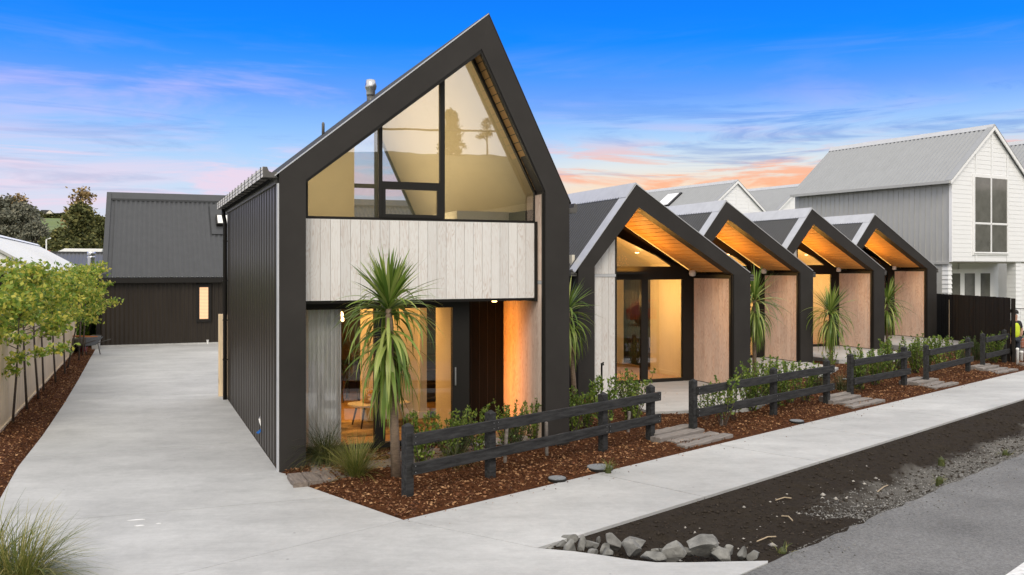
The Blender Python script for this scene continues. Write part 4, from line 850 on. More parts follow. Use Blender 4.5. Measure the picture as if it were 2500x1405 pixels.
# ------------------------------------------------------------------ white houses beyond
M['dkglass'] = mat('dark_window_glass', (.13, .13, .12), .06, spec=.6, var=.25, vscale=1.5)
def gable_boards(par, wd, ez, az, z0, rh, m, y=0.0, x0=0.0):
    z = z0; ax = wd / 2
    while z < az - .1:
        zt = min(z + rh, az - .06)
        def half(q): return ax if q <= ez else ax * (az - q) / (az - ez)
        a, b = half(z), half(zt)
        MB().hexa([(x0 + ax - a, y - .013, z), (x0 + ax + a, y - .013, z), (x0 + ax + a, y + .02, z), (x0 + ax - a, y + .02, z), (x0 + ax - b, y - .006, zt - .004), (x0 + ax + b, y - .006, zt - .004), (x0 + ax + b, y + .02, zt - .004), (x0 + ax - b, y + .02, zt - .004)]).build('weatherboard', m, par)
        z += rh
def white_house(loc, uu, wd, ez, az, L_, label, z0=0.0, full=False, rh=.19, sky=False):
    par = empty('white_house', loc, math.atan2(uu[1], uu[0]), label, 'house', 'white gabled houses')
    ax = wd / 2; sl = Vector((-ax - .28, 0, -(az - ez) * (ax + .28) / ax)); per = .21
    k = Vector((-(az - ez), 0, ax)).normalized()
    corr((ax, -.12, az + .10), (0, 1, 0), L_ + .2, sl, k, per, .032, M['gryroof'], 'roof_sheet', par)
    corr((ax, -.12, az + .10), (0, 1, 0), L_ + .2, Vector((-sl.x, 0, sl.z)), Vector((-k.x, 0, k.z)), per, .032, M['gryroof'], 'roof_sheet', par)
    e = (ax + sl.x, az + .1 + sl.z)
    for s in (1, -1):
        f = lambda p: (p[0] if s > 0 else wd - p[0], p[1])
        MB().prism([f((ax, az + .13)), f((e[0], e[1] + .03)), f((e[0], e[1] - .12)), f((ax, az - .06))], -.16, -.11).build('barge_board', M['white'], par)
        MB().prism([f((ax, az + .16)), f((e[0], e[1] + .05)), f((e[0], e[1] + .03)), f((ax, az + .13))], -.17, .12).build('verge_flashing', M['gryroof'], par)
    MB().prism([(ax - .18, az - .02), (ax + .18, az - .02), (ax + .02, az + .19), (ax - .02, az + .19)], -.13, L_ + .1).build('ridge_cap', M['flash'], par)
    gp = [(e[0] - .08, e[1] - .10), (e[0] + .05, e[1] - .10), (e[0] + .05, e[1] + .0), (e[0] - .08, e[1] + .02)]
    MB().prism(gp, -.1, L_).build('gutter', M['grybat'], par)
    MB().prism([(.0, z0), (wd, z0), (wd, ez), (ax, az), (0, ez)], .025, .12).build('gable_wall', M['white'], par)
    B(.012, .10, .12, L_, z0, ez).build('side_wall', M['grybat'] if full else M['whiteb'], par)
    B(wd - .1, wd - .01, .12, L_, z0, ez).build('side_wall', M['whiteb'], par)
    MB().prism([(.1, z0), (wd - .1, z0), (wd - .1, ez), (ax, az - .1), (.1, ez)], L_ - .1, L_).build('rear_wall', M['white'], par)
    gable_boards(par, wd - .02, ez, az, z0 + .03, rh, M['whiteb'], 0.0, .01)
    for x in (ax - 1.13, ax, ax + 1.13): 
        zt = ez + (az - ez) * (1 - abs(x - ax) / ax) - .1
        B(x - .06, x + .06, -.034, -.02, (z0 + .03 if x != ax else max(z0 + .03, ez - .2)), zt).build('batten', M['whiteb'], par)
    if sky:
        q = Vector((ax, 0, az + .1)) + sl * .22; d = sl.normalized(); p = [q + Vector((0, y, 0)) + d * t + k * h for h in (.03, .12) for y, t in ((L_ * .38, 0), (L_ * .5, 0), (L_ * .5, 1.5), (L_ * .38, 1.5))]
        s_ = MB().hexa(p).build('skylight', M['black'], par)
        p = [q + Vector((0, y, 0)) + d * t + k * h for h in (.12, .13) for y, t in ((L_ * .40, .05), (L_ * .5, .05), (L_ * .5, 1.45), (L_ * .40, 1.45))]
        MB().hexa(p).build('pane', M['white'], s_)
    return par
UW = Vector((.867, .498)); PW = at(2325, 38.0)
def build_white_main():
    zu = 3.26; wd = 5.46; par = white_house((PW.x, PW.y, 0), UW, wd, 6.78, 9.06, 8.6, 'big white weatherboard house with grey side wall at the right edge', zu, True)
    X = lambda p, d=0: tx(PW, p, d, UW)
    # board and batten side
    bm = B(-.012, .012, -.02, .02, zu, 6.72).mesh('batten', M['grybat'])
    for i in range(31): link('batten', bm, par, (0, .2 + i * .27, 0))
    B(-.03, .03, .0, .14, zu, 6.75).build('corner_board', M['white'], par); B(-.05, .02, .12, 8.6, zu - .1, zu).build('trim', M['grybat'], par)
    # upper window
    wx0, wx1 = X(2376), X(2457); Y = PW.y + UW.y * 2.4; z1, z0 = zat(433, Y), zat(618, Y); zm = zat(547, Y); xm = X(2417)
    wf = B(wx0 - .1, wx1 + .1, -.05, .0, z0 - .1, z1 + .1).build('window', M['white'], par)
    for a, b, c, d in ((wx0 + .05, xm - .05, zm + .05, z1 - .04), (xm + .05, wx1 - .05, zm + .05, z1 - .04), (wx0 + .05, xm - .05, z0 + .04, zm - .05), (xm + .05, wx1 - .05, z0 + .04, zm - .05)):
        B(a, b, -.056, -.052, c, d).build('pane', M['dkglass'], wf)
    mx = B(xm - .03, xm + .03, -.075, -.05, z0, z1).build('mullion', M['white'], wf); B(wx0, wx1, -.075, -.05, zm - .03, zm + .03).build('transom', M['white'], wf)
    for a, b in ((wx0 - .02, wx0 + .03), (wx1 - .03, wx1 + .02)): B(a, b, -.075, -.05, z0, z1).build('jamb', M['white'], wf)
    B(wx0 - .02, wx1 + .02, -.09, -.05, z0 - .03, z0 + .02).build('sill', M['white'], wf)
    B(0, wd, .12, 8.5, zu - .05, zu - .001).build('soffit', mat('beige_soffit', (.42, .38, .32), .8), par)
    # recessed lower storey
    D = 1.35
    B(.15, wd, D + .1, D + .2, -.2, zu - .05).build('lower_wall', M['white'], par)
    for i in range(17): B(2.55, wd, D + .06 - .02, D + .1, .05 + i * .19, .05 + i * .19 + .186).build('weatherboard', M['whiteb'], par)
    B(.02, .10, .5, 8.5, -.2, zu - .1).build('lower_side_wall', M['grybat'], par)
    for i in range(18): link('batten', B(-.012, .012, -.02, .02, -.2, zu - .1).mesh('batten', M['grybat']), par, (.02, .7 + i * .27, 0))
    for i in range(17): MB().hexa([(.03, .2, .05 + i * .19), (.3, .2, .05 + i * .19), (.3, .5, .05 + i * .19), (.03, .5, .05 + i * .19), (.06, .23, .236 + i * .19), (.27, .23, .236 + i * .19), (.27, .5, .236 + i * .19), (.06, .5, .236 + i * .19)]).build('weatherboard', M['whiteb'], par)
    a, b = X(2318, D), X(2428, D); ds = B(a, b, D + .0, D + .08, .1, zat(657, 40.3)).build('french_doors', M['white'], par); zt = zat(668, 40.3)
    xs = [X(p, D) for p in (2321, 2344, 2355, 2380, 2394, 2417)]
    for i in range(3): B(xs[2 * i], xs[2 * i + 1], D - .006, D - .001, .5, zt).build('pane', M['dkglass'], ds)
    xp = X(2480, 0.2)
    pier = B(xp - .18, xp + .22, .1, .5, -.2, zu - .05).build('pier', M['white'], par)
    for i in range(17): MB().hexa([(xp - .2, .07, .05 + i * .19), (xp + .24, .07, .05 + i * .19), (xp + .24, .5, .05 + i * .19), (xp - .2, .5, .05 + i * .19), (xp - .19, .09, .235 + i * .19), (xp + .23, .09, .235 + i * .19), (xp + .23, .5, .235 + i * .19), (xp - .19, .5, .235 + i * .19)]).build('weatherboard', M['whiteb'], pier)
    B(xp + .3, wd, .6, .65, .9, 2.9).build('screen', M['grybat'], par)
    return par
build_white_main()
def back_white(px, py, Yd, wd, L_, label, sky=False, az=9.0):
    a = at(px, Yd); az = zat(py, Yd); o = Vector((a.x, a.y)) - UW * (wd / 2)
    return white_house((o.x, o.y, 0), UW, wd, az - 2.25, az, L_, label, 0.0, False, .24, sky)
back_white(1798, 446, 60.0, 5.8, 12, 'white gabled house with skylight rising behind the first low houses', True)
back_white(1957, 455, 64.0, 5.8, 12, 'white gabled house half hidden left of the big white house')
back_white(2560, 345, 44.0, 5.4, 9, 'white gabled house peeking out behind the big white house at the frame edge')

# ------------------------------------------------------------------ neighbours on the left
def build_pale():
    Cn = at(112, 27.0); par = empty('pale_roofed_house', (Cn.x, Cn.y, 0), ANG, 'neighbouring house with pale grey steel roof behind the young trees', 'house')
    ez, run, rise, L_ = 2.84, 2.4, 1.38, 24.5
    corr((0, 0, ez), (0, 1, 0), L_, (-run, 0, rise), (.5, 0, .866), .30, .012, M['paleroof'], 'roof_sheet', par, 'rib')
    corr((-2 * run, 0, ez), (0, 1, 0), L_, (run, 0, rise), (-.5, 0, .866), .30, .012, M['paleroof'], 'roof_sheet', par, 'rib')
    MB().prism([(.03, ez + .0), (-run, ez + rise + .02), (-run, ez + rise - .06), (.03, ez - .09)], -.02, .06).build('verge_flashing', M['grybat'], par)
    MB().prism([(0, ez - .1), (-run, ez + rise - .08), (-run, ez + rise - .42), (-.25, ez - .55)], .10, .16).build('barge_board', M['white'], par)
    MB().prism([(-2 * run, ez - .1), (-run, ez + rise - .08), (-run, ez + rise - .42), (-2 * run + .25, ez - .55)], .10, .16).build('barge_board', M['white'], par)
    MB().prism([(-.3, -.2), (-2 * run + .3, -.2), (-2 * run + .3, ez - .1), (-run, ez + rise - .2), (-.3, ez - .1)], 1.4, 1.6).build('gable_wall', mat('dark_gable', (.03, .025, .022), .7), par)
    B(-.4, -.3, 1.4, L_, -.2, ez - .05).build('side_wall', M['whiteb'], par); B(-.02, .08, 0, L_, ez - .16, ez - .03).build('gutter', M['white'], par)
    MB().prism([(-run - .15, ez + rise - .03), (-run + .15, ez + rise - .03), (-run, ez + rise + .07)], -.02, L_).build('ridge_cap', M['white'], par)
build_pale()
def build_slate():
    o = at(95, 60.0); par = empty('slate_roofed_house', (o.x, o.y, 0), ANG, 'low house with dark slate-grey steel roof between pale roof and rear house', 'house')
    ez, L_ = zat(660, 60), 16; rz_ = zat(617, 64)
    corr((0, 0, ez), (1, 0, 0), L_, (0, 4.5, rz_ - ez), (0, -.3, .95), .25, .02, M['charroof'], 'roof_sheet', par)
    B(.3, L_ - .3, .4, 8, -.2, ez - .1).build('wall', M['whiteb'], par); B(0, L_, -.12, 0, ez - .18, ez - .02).build('gutter', M['white'], par)
    B(0, L_, 4.4, 4.6, rz_ - .05, rz_ + .08).build('ridge_cap', M['charroof'], par)
build_slate()
Yc = 44.0; fc = at(223, Yc); cf = empty('steel_flue', (fc.x, fc.y, -.2), 0, 'shiny steel chimney flue rising above the hedge by the rear house', 'chimney')
k = lambda py: zat(py, Yc) + .2
MB().lathe([(.16, 0), (.16, k(632)), (.19, k(630)), (.19, k(626))], 0, 0, 16).build('pipe', M['steel'], cf, True)
MB().lathe([(.14, k(626)), (.14, k(624)), (.19, k(623)), (.19, k(616)), (.15, k(615))], 0, 0, 16).build('cap', M['steel'], cf, True)
sh = at(120, 78.0); s_ = empty('white_shed', (sh.x, sh.y, -.2), ANG, 'small white-roofed shed with a brick end wall below the dark tree', 'shed')
MB().prism([(0, 4.3), (4.0, 4.3), (4.2, 4.9), (1.2, 4.9)], -.05, 4).build('roof', M['white'], s_); B(.1, 3.9, 0, 4, 0, 4.3).build('wall', M['whiteb'], s_)
B(-.9, .1, -.2, .1, 0, 4.75).build('brick_wall', mat('brick', (.26, .09, .06), .85, var=.3, vscale=8), s_)
lpst = at(113, 82.0); MB().tube([(lpst.x, lpst.y, -.2), (lpst.x, lpst.y, zat(585, 82)), (lpst.x + .4, lpst.y, zat(582, 82))], .06, 6).build('street_lamp', M['pvc']); tag(bpy.data.objects['street_lamp'], 'thin pale street lamp pole beside the dark tree', 'street lamp')

# hills
hx, hy = np.meshgrid(np.linspace(-620, 60, 70), np.linspace(150, 820, 60))
hz = -.3 + 37.5 * np.clip((hy - 150) / 450, 0, 1.02) * sst(-hx, -60, 120) + fbm(hx / 60, hy / 60, 3, 2) * 6 * sst(hy, 160, 300)
tag(link('hill', gridmesh('hill', hx, hy, hz, M['grasshill'])), kind='structure')
hs, hq = np.meshgrid(np.linspace(-120, 160, 60), np.linspace(27, 140, 40))
hz2 = -.25 + 15 * sst(hq, 28, 75) + fbm(hs / 14, hq / 14, 4, 5) * 2.5 * sst(hq, 30, 50)
tag(link('hill', gridmesh('hill', S0.x + SD.x * hs + SN.x * hq, S0.y + SD.y * hs + SN.y * hq, hz2, mat('scrubby_bank', (.115, .105, .045), .95, var=.4, vscale=.4, coords='World'))), kind='structure')
hp = at(95, 600.0, 36.0); hh = empty('hill_house', hp, ANG, 'pale farmhouse on the crest of the far green hill', 'house')
B(0, 9, 0, 7, -2, 3.2).build('wall', M['olive'], hh); MB().prism([(-.5, 3.2), (9.5, 3.2), (6.6, 5.6), (1.5, 5.6)], -.5, 7.5).build('roof', M['charroof'], hh)
MB().prism([(4.2, 3.2), (8.6, 3.2), (6.4, 5.4)], -1.2, 1).build('dormer', M['cream'], hh); B(1, 2.6, -.05, 0, 1, 2.4).build('window', M['dkglass'], hh); B(6, 7.4, -.05, 0, 1, 2.4).build('window', M['dkglass'], hh)

# ------------------------------------------------------------------ fences
FH = 1.72
fa = Vector((FA0.x, FA0.y, 0)) + Vector((FD.x, FD.y, 0)) * 4.6
pf = empty('pine_fence', fa, math.atan2(FD.y, FD.x), 'pale pine paling fence along the left side of the driveway', 'fence')
for i in range(180):
    h = FH + R.uniform(-.006, .006)
    link('paling', B(-.05, .05, -.018, 0, -.02, h).mesh('paling', M['pine']) if i < 6 else [o for o in pf.children][i % 6].data, pf, (i * .1035, R.uniform(-.003, .003), R.uniform(-.004, .004)))
for z in (.3, 1.4): B(-.05, 18.6, .0, .045, z, z + .09).build('rail', M['pine'], pf)
B(-.05, 18.6, -.05, -.019, -.1, .10).build('plinth_board', M['pine'], pf)
# short length of timber fence closing the gap behind the tall house
tf = empty('timber_fence', h1(-.16, 8.55), ANG, 'end of a timber paling fence showing behind the tall house corner', 'fence')
for i in range(8): B(i * .15, i * .15 + .145, -.02, 0, -.1, 1.9).build('paling', M['pine'], tf)
B(-.02, .08, 0, .1, -.1, 1.92).build('post', M['pine'], tf); B(-.02, 1.2, .0, .05, .3, .4).build('rail', M['pine'], tf)
# black paling fence
BA, BB = at(2280, 38.2, 0), G(2469, 889); bd = Vector((BB.x - BA.x, BB.y - BA.y, 0)); bl = bd.length; bd.normalize()
bf = empty('black_fence', BA, math.atan2(bd.y, bd.x), 'tall black paling fence right of the last low house', 'fence')
nb = int(bl / .152); bme = [B(0, .148, -.011, .011, -.2, 1.0).mesh('paling', M['blkfence']) for _ in range(4)]
for i in range(nb):
    o = link('paling', bme[i % 4], bf, (i * .152, R.uniform(-.006, .006), 0)); o.scale = (1, 1, 1.93 + .14 * i / nb + R.uniform(-.006, .006))
B(bl - .1, bl, .02, .12, -.2, 2.05).build('post', M['blkfence'], bf); B(0, bl, .02, .06, .3, .4).build('rail', M['blkfence'], bf); B(0, bl, .02, .06, 1.6, 1.7).build('rail', M['blkfence'], bf)
B(2.6, 2.625, -.03, -.012, .1, 1.75).build('cover_strip', M['pine'], bf)

# post-and-rail fences
def rail_fence(posts, label, over=.18):
    """posts: list of (px base, py base, py top)"""
    a = G(posts[0][0], posts[0][1]); z = [G(p[0], p[1]) for p in posts]; e = z[-1] - z[0]; ang = math.atan2(e.y, e.x); L_ = e.length
    par = empty('rail_fence', (a.x, a.y, 0), ang, label, 'fence', 'black post and rail fences along the footpath')
    hts = [zat(p[2], q.y) for p, q in zip(posts, z)]; ht = sum(hts) / len(hts); ht = min(max(ht, .98), 1.1)
    for i, q in enumerate(z):
        x = (q - z[0]).dot(e.normalized())
        m = MB().box(-.058, .058, -.055, .055, -.25, ht - .03).add([(-.058, -.055, ht - .03), (.058, -.055, ht - .03), (.058, .055, ht - .03), (-.058, .055, ht - .03), (-.02, 0, ht + .01), (.02, 0, ht + .01)], [(0, 1, 5, 4), (1, 2, 5), (2, 3, 4, 5), (3, 0, 4)])
        m.build('post', M['blk'], par, bevel=0).location = (x, 0, 0)
    for zz in (ht - .20, .40):
        x0 = .02
        n = len(z) - 1
        cuts = [x0] + ([(z[2 if zz < .5 and n > 2 else 1] - z[0]).dot(e.normalized()) + .03] if n > 1 and L_ > 4 else []) + [L_ + over]
        for u_, v_ in zip(cuts[:-1], cuts[1:]):
            o = B(u_ + .004, v_ - .004, -.105, -.0555, zz - .075, zz + .075).build('rail', M['blk'], par, bevel=.004)
            for xx in (u_ + .03, v_ - .06):
                for dz in (-.04, .04): MB().tube([(xx, -.107, zz + dz), (xx, -.104, zz + dz)], .006, 6).build('nail', M['steel'], o)
    return par
rail_fence([(995, 1220, 1035), (1197, 1172, 1002), (1475, 1107, 963), (1588, 1079, 945)], 'nearest black post and rail fence, the longest, before the tall house')
rail_fence([(1692, 1062, 928), (1868, 1016, 897), (2018, 990, 877)], 'black three-post rail fence in front of the first low house')
rail_fence([(2076, 974, 866), (2207, 946, 845)], 'short black rail fence in front of the second low house')
rail_fence([(2261, 938, 836), (2363, 911, 830)], 'short black rail fence fourth from the tall house')
rail_fence([(2399, 903, 813), (2452, 889, 806)], 'farthest short black rail fence against the black paling fence', .28)

# ------------------------------------------------------------------ sleepers, patios, covers, pipes
def sleeper_mesh(L_, wd, th, seed, m):
    b = bmesh.new(); bmesh.ops.create_cube(b, size=1); bmesh.ops.scale(b, vec=(L_, wd, th), verts=b.verts)
    bmesh.ops.subdivide_edges(b, edges=[e for e in b.edges if abs(e.verts[0].co.x - e.verts[1].co.x) > .1], cuts=9)
    bmesh.ops.bevel(b, geom=[e for e in b.edges if abs(e.verts[0].co.x - e.verts[1].co.x) > .01 and e.is_manifold and abs(e.calc_face_angle(0)) > .5], offset=.012, segments=1, affect='EDGES')
    rg = random.Random(seed)
    for v in b.verts: v.co += Vector((0, rg.uniform(-.006, .006), rg.uniform(-.005, .005)))
    me = bpy.data.meshes.new('sleeper'); b.to_mesh(me); b.free(); me.materials.append(m); return me
dk = empty('sleeper_deck', h1(0, 0), ANG, 'weathered timber sleeper deck in front of the tall house', 'deck')
for i in range(5): o = link('sleeper', sleeper_mesh(2.9, .195, .16, i, M['sleeper']), dk, (1.85 + R.uniform(-.05, .05), -.46 + i * .20, -.01))
for i in range(4): o = link('sleeper', sleeper_mesh(.62, .20, .16, 10 + i, M['sleeper']), dk, (.12 + i * .208, -.76 - .02 * i * 0 + R.uniform(-.02, .02), -.015), math.pi / 2)
slab_ = ['sleeper steps at the gap between the first and second rail fences', 'sleeper steps at the gap after the three-post fence', 'sleeper steps between the two short rail fences', 'sleeper steps before the farthest short rail fence']
for j, (px, py) in enumerate(((1655, 1070), (2060, 983), (2245, 940), (2400, 905))):
    s, q = sw(G(px, py)); o = st(s, 0)
    sp = empty('sleeper_steps', (o.x, o.y, 0), math.atan2(SD.y, SD.x), slab_[j], 'steps', 'sleeper steps up from the footpath')
    for i in range(4):
        link('sleeper', sleeper_mesh((1.5, 1.25, 1.3, 1.2)[i], .21, .18, 20 + j * 4 + i, M['sleeperg']), sp, (R.uniform(-.12, .12) + .1 * (i == 0), .26 + i * .235, -.04 + (0, .02, .07, .10)[i]), R.uniform(-.04, .04))
plab = ['pale concrete patio before the first low house', 'pale concrete patio before the second low house', 'pale concrete patio before the third low house', 'pale concrete patio before the last low house']
for i in range(4):
    o = empty('patio', (HP[i].x, HP[i].y, 0), ANG); o['kind'] = 'structure'; o['label'] = plab[i]
    MB().slab([(-1.0, -2.35), (1.15, -2.75), (2.75, -1.55), (2.95, .02), (2.69, .02), (2.69, .31), (-1.06, .31), (-1.06, .0)], -.19, .112 + HZ[i]).build('slab', M['conc'], o)
clab = ['small round grey cover in the mulch nearest the driveway', 'larger round grey cover in the mulch at the path edge', 'round cover in mulch by the three-post fence', 'round cover in mulch before the fourth rail fence']
for (px, py, r_), l_ in zip(((1360, 1168, .125), (1464, 1141, .19), (1945, 1028, .13), (2070, 931, .14)), clab):
    g_ = G(px, py, .03); z = max(gz(g_), .0)
    o = empty('manhole_cover', (g_.x, g_.y, z), 0, l_, 'cover', 'round covers in the mulch')
    MB().lathe([(r_ + .012, -.1), (r_ + .012, .028), (r_, .03)], 0, 0, 24).build('rim', M['black'], o); MB().lathe([(r_, .0), (r_ * .985, .042), (r_ * .3, .046)], 0, 0, 24).build('lid', M['iron'], o)
g_ = G(643, 1088); wp = empty('water_pipe', (g_.x, g_.y, 0), ANG, 'white riser pipe with blue tape against the tall house side wall', 'pipe')
MB().tube([(.04, .02, -.1), (-.01, .03, .25), (-.06, .05, .45)], .016, 8).build('riser', M['pvc'], wp, True)
MB().tube([(.05, .12, -.1), (.05, .12, .46)], .011, 8).build('conduit', M['gut'], wp, True)
MB().tube([(-.06, .05, .45), (-.03, .08, .50), (.03, .11, .50), (.05, .12, .46)], .006, 6).build('wire_loop', M['steel'], wp); MB().tube([(-.03, .04, .33), (.05, .11, .37)], .009, 6).build('tie', M['pvc'], wp)
MB().hexa([(-.12, .0, .22), (-.08, .0, .20), (-.08, .01, .20), (-.12, .01, .22), (.0, .02, .31), (.02, .02, .28), (.02, .03, .28), (.0, .03, .31)]).build('tape', M['blue'], wp)
g_ = G(507, 840); o = MB().lathe([(.04, -.1), (.04, .12), (.05, .125), (.05, .16)], g_.x, g_.y, 10).build('pipe_stub', M['pvc']); tag(o, 'short white pipe stub at the foot of the rear house', 'pipe')
for px, py, hh_, rr, l_ in ((2484, 894, .54, .045, 'white capped pipe standing at the far end of the footpath'), (2493, 884, .34, .06, 'shorter wide white pipe behind the capped one')):
    g_ = G(px, py); o = MB().lathe([(rr, -.2), (rr, hh_ - .05), (rr * 1.15, hh_ - .04), (rr * 1.05, hh_), (rr * .5, hh_ + .015)], g_.x, g_.y, 12).build('standpipe', M['pvc'], None, True); tag(o, l_, 'pipe')
g_ = G(2497, 896); o = B(-.12, 1.2, -.08, .08, -.1, .12).build('kerb_sleeper', M['sleeper'], None, bevel=.01); o.location = g_; o.rotation_euler = (0, 0, ANG); tag(o, 'dark timber edging block at the far right end of the path', 'timber')
ts = at(2488, 31.0, -.2); tsE = empty('timber_stack', ts, ANG, 'stack of grey planks at the building site edge', 'timber stack')
for i in range(4):
    for j in range(3): B(j * .22, j * .22 + .2, 0, 2.4, i * .11, i * .11 + .09).build('plank', M['sleeperg'], tsE).rotation_euler = (0, 0, -.9)
B(.25, .75, .1, .5, .46, .75).build('red_crate', mat('rust_crate', (.30, .12, .07), .7), tsE)
# temporary mesh fence
mf = at(2477, 30.2, -.2); me_ = empty('mesh_fence', mf, -.25, 'temporary wire mesh fence panel at the right edge', 'fence')
MB().tube([(0, 0, 0), (0, 0, 2.15)], .022, 8).build('post', M['gut'], me_, True); MB().tube([(0, 0, 1.85), (2.2, 0, 1.8)], .016, 6).build('top_rail', M['gut'], me_, True)
for i in range(12): MB().tube([(0, 0, .15 + i * .15), (2.2, 0, .12 + i * .15)], .003, 4).build('wire', M['steel'], me_)
for i in range(1, 12): MB().tube([(i * .18, 0, .1), (i * .18, 0, 1.83)], .003, 4).build('wire', M['steel'], me_)
# wheelbarrow with odds and ends at the end of the driveway
wb = G(210, 866); we = empty('wheelbarrow', (wb.x, wb.y, 0), 2.6, 'grey wheelbarrow parked by the fence at the end of the driveway', 'wheelbarrow')
MB().hexa([(-.25, -.2, .32), (.3, -.16, .28), (.3, .16, .28), (-.25, .2, .32), (-.5, -.32, .62), (.5, -.28, .55), (.5, .28, .55), (-.5, .32, .62)]).build('tray', M['iron'], we)
wh = MB().tube([(.62, -.05, .18), (.62, .05, .18)], .18, 16).build('wheel', M['black'], we); MB().tube([(.62, -.055, .18), (.62, .055, .18)], .09, 12).build('rim', M['grybat'], wh)
for s in (-1, 1):
    MB().tube([(.62, s * .08, .18), (.2, s * .2, .27), (-.5, s * .27, .45), (-.95, s * .28, .55)], .018, 6).build('handle', M['gut'], we, True); MB().tube([(-.3, s * .24, .4), (-.42, s * .26, 0)], .016, 6).build('leg', M['gut'], we, True)
_c = G(234, 853); cr = empty('plastic_crate', (_c.x, _c.y, .0), .3, 'small grey plastic bin standing behind the wheelbarrow', 'bin'); cr.scale = (.75, .75, .78)
MB().hexa([(-.16, -.14, 0), (.16, -.14, 0), (.16, .14, 0), (-.16, .14, 0), (-.21, -.18, .62), (.21, -.18, .62), (.21, .18, .62), (-.21, .18, .62)]).build('body', M['grybat'], cr); B(-.23, .23, -.2, .2, .62, .66).build('lid', M['gut'], cr)
bkt = MB().lathe([(.13, 0), (.17, .3), (.18, .31)], wb.x - .35, wb.y + .5, 14).build('bucket', mat('red_plastic', (.22, .02, .02), .5)); tag(bkt, 'dark red bucket beside the wheelbarrow', 'bucket')
pk = MB().tube([(wb.x - .55, wb.y + .2, .62), (wb.x + .35, wb.y + .1, .60)], .035, 6).build('timber_offcut', mat('orange_timber', (.45, .16, .05), .7)); tag(pk, 'orange timber offcut lying across the wheelbarrow', 'timber')

# ------------------------------------------------------------------ plants
def straps(n, L, W, el0, el1, bend, K=7, r0=.03, h0=(-.1, .08), rng=NR, powr=1.0, tw=.0):
    """strap leaves from a heart at the origin: arrays (verts, quads)"""
    az = rng.uniform(0, 2 * np.pi, n); u = rng.random(n) ** powr; el = np.radians(el0 + (el1 - el0) * u) + rng.normal(0, .12, n)
    Ln = L * rng.uniform(.75, 1.1, n); bd = np.radians(bend) * rng.uniform(.5, 1.4, n) * (.5 + .5 * np.cos(el))
    ca, sa = np.cos(az), np.sin(az); side = np.stack([-sa, ca, np.zeros(n)], 1) + rng.normal(0, .18, (n, 3)); side = unit(side)
    p = np.stack([ca * r0, sa * r0, h0[0] + (h0[1] - h0[0]) * np.sin(np.clip(el, -1.5, 1.5))], 1); V_ = []
    for k in range(K + 1):
        t = k / K; w_ = W * (.55 + .9 * t - 0.2 * t * t if t < .45 else (.92) * (1 - (t - .45) / .55) ** .8) * (1 if k < K else 0) + .0012
        V_.append(np.stack([p - side * w_ * .5, p + side * w_ * .5], 1))
        e = el - bd * t * 1.6; e = np.maximum(e, -1.5); d = np.stack([ca * np.cos(e), sa * np.cos(e), np.sin(e)], 1); p = p + d * (Ln / K)[:, None]
    v = np.stack(V_, 1).reshape(n, -1, 3); q = np.array([[2 * k, 2 * k + 1, 2 * k + 3, 2 * k + 2] for k in range(K)])
    return v.reshape(-1, 3), (q[None] + (np.arange(n) * 2 * (K + 1))[:, None, None]).reshape(-1, 4)
def cordyline(base, heart_z, L, n, label, seed, droopy=.5, lean=(0, 0), r=.05, drop=.15, W=.048):
    rg = np.random.default_rng(seed); hz = heart_z - base.z
    par = empty('cabbage_tree', base, 0, label, 'cabbage tree', 'cabbage trees in front of the houses')
    pts = [(0, 0, -.1), (lean[0] * .3, lean[1] * .3, hz * .35), (lean[0] * .7, lean[1] * .7, hz * .7), (lean[0], lean[1], hz)]
    MB().tube(pts, [r * 1.35, r * 1.05, r * .95, r * .9], 12).build('trunk', M['bark'], par, True)
    v1, f1 = straps(int(n * .26), L * .95, W, 84, 42, 16, rng=rg, h0=(0, .1)); v2, f2 = straps(int(n * .34), L * 1.08, W * .95, 44, 0, 62, rng=rg); n3 = int(n * .44); v3, f3 = straps(n3, L * (.92 + .12 * droopy), W, 0, -72, 60, rng=rg, h0=(-.18, .0))
    v3 = v3.reshape(n3, -1, 3); v3[:, :, 2] -= (rg.random(n3) ** 1.4 * drop)[:, None]; v3 = v3.reshape(-1, 3)
    v = np.concatenate([v1, v2, v3]); f = np.concatenate([f1, f2 + len(v1), f3 + len(v1) + len(v2)]); v += np.array([lean[0], lean[1], hz])
    link('crown', npmesh('crown', v, f, M['cord']), par)
    v, f = straps(int(n * .07), L * .75, .035, -45, -86, 10, rng=rg, h0=(-.30, -.2)); v += np.array([lean[0], lean[1], hz - .1 - drop * .8]); link('dry_skirt', npmesh('dry_skirt', v, f, M['cordd']), par)
    return par
c1 = G(968, 1165, .05); cordyline(c1, 2.42, .86, 300, 'tall cabbage tree with drooping leaves before the tall house glass doors', 2, 1.0, (-.12, .05), .058, .62, .056)
b = at(1404, 19.6); b.z = .05; cordyline(b, 2.05, .80, 150, 'cabbage tree in the dark gap between tall house and first low house', 3, 1.0, (-.16, 0))
b = at(1842, 23.8); b.z = .05; cordyline(b, 2.15, .95, 170, 'cabbage tree just right of the first low house post', 4, .7)
b = at(2030, 27.6); b.z = .05; cordyline(b, 1.62, .95, 210, 'cabbage tree with round crown before the lit third door', 5, .3, (-.04, 0))
b = at(2166, 32.4); b.z = .05; cordyline(b, 1.75, .95, 180, 'farthest cabbage tree beside the last low house', 6, .5)

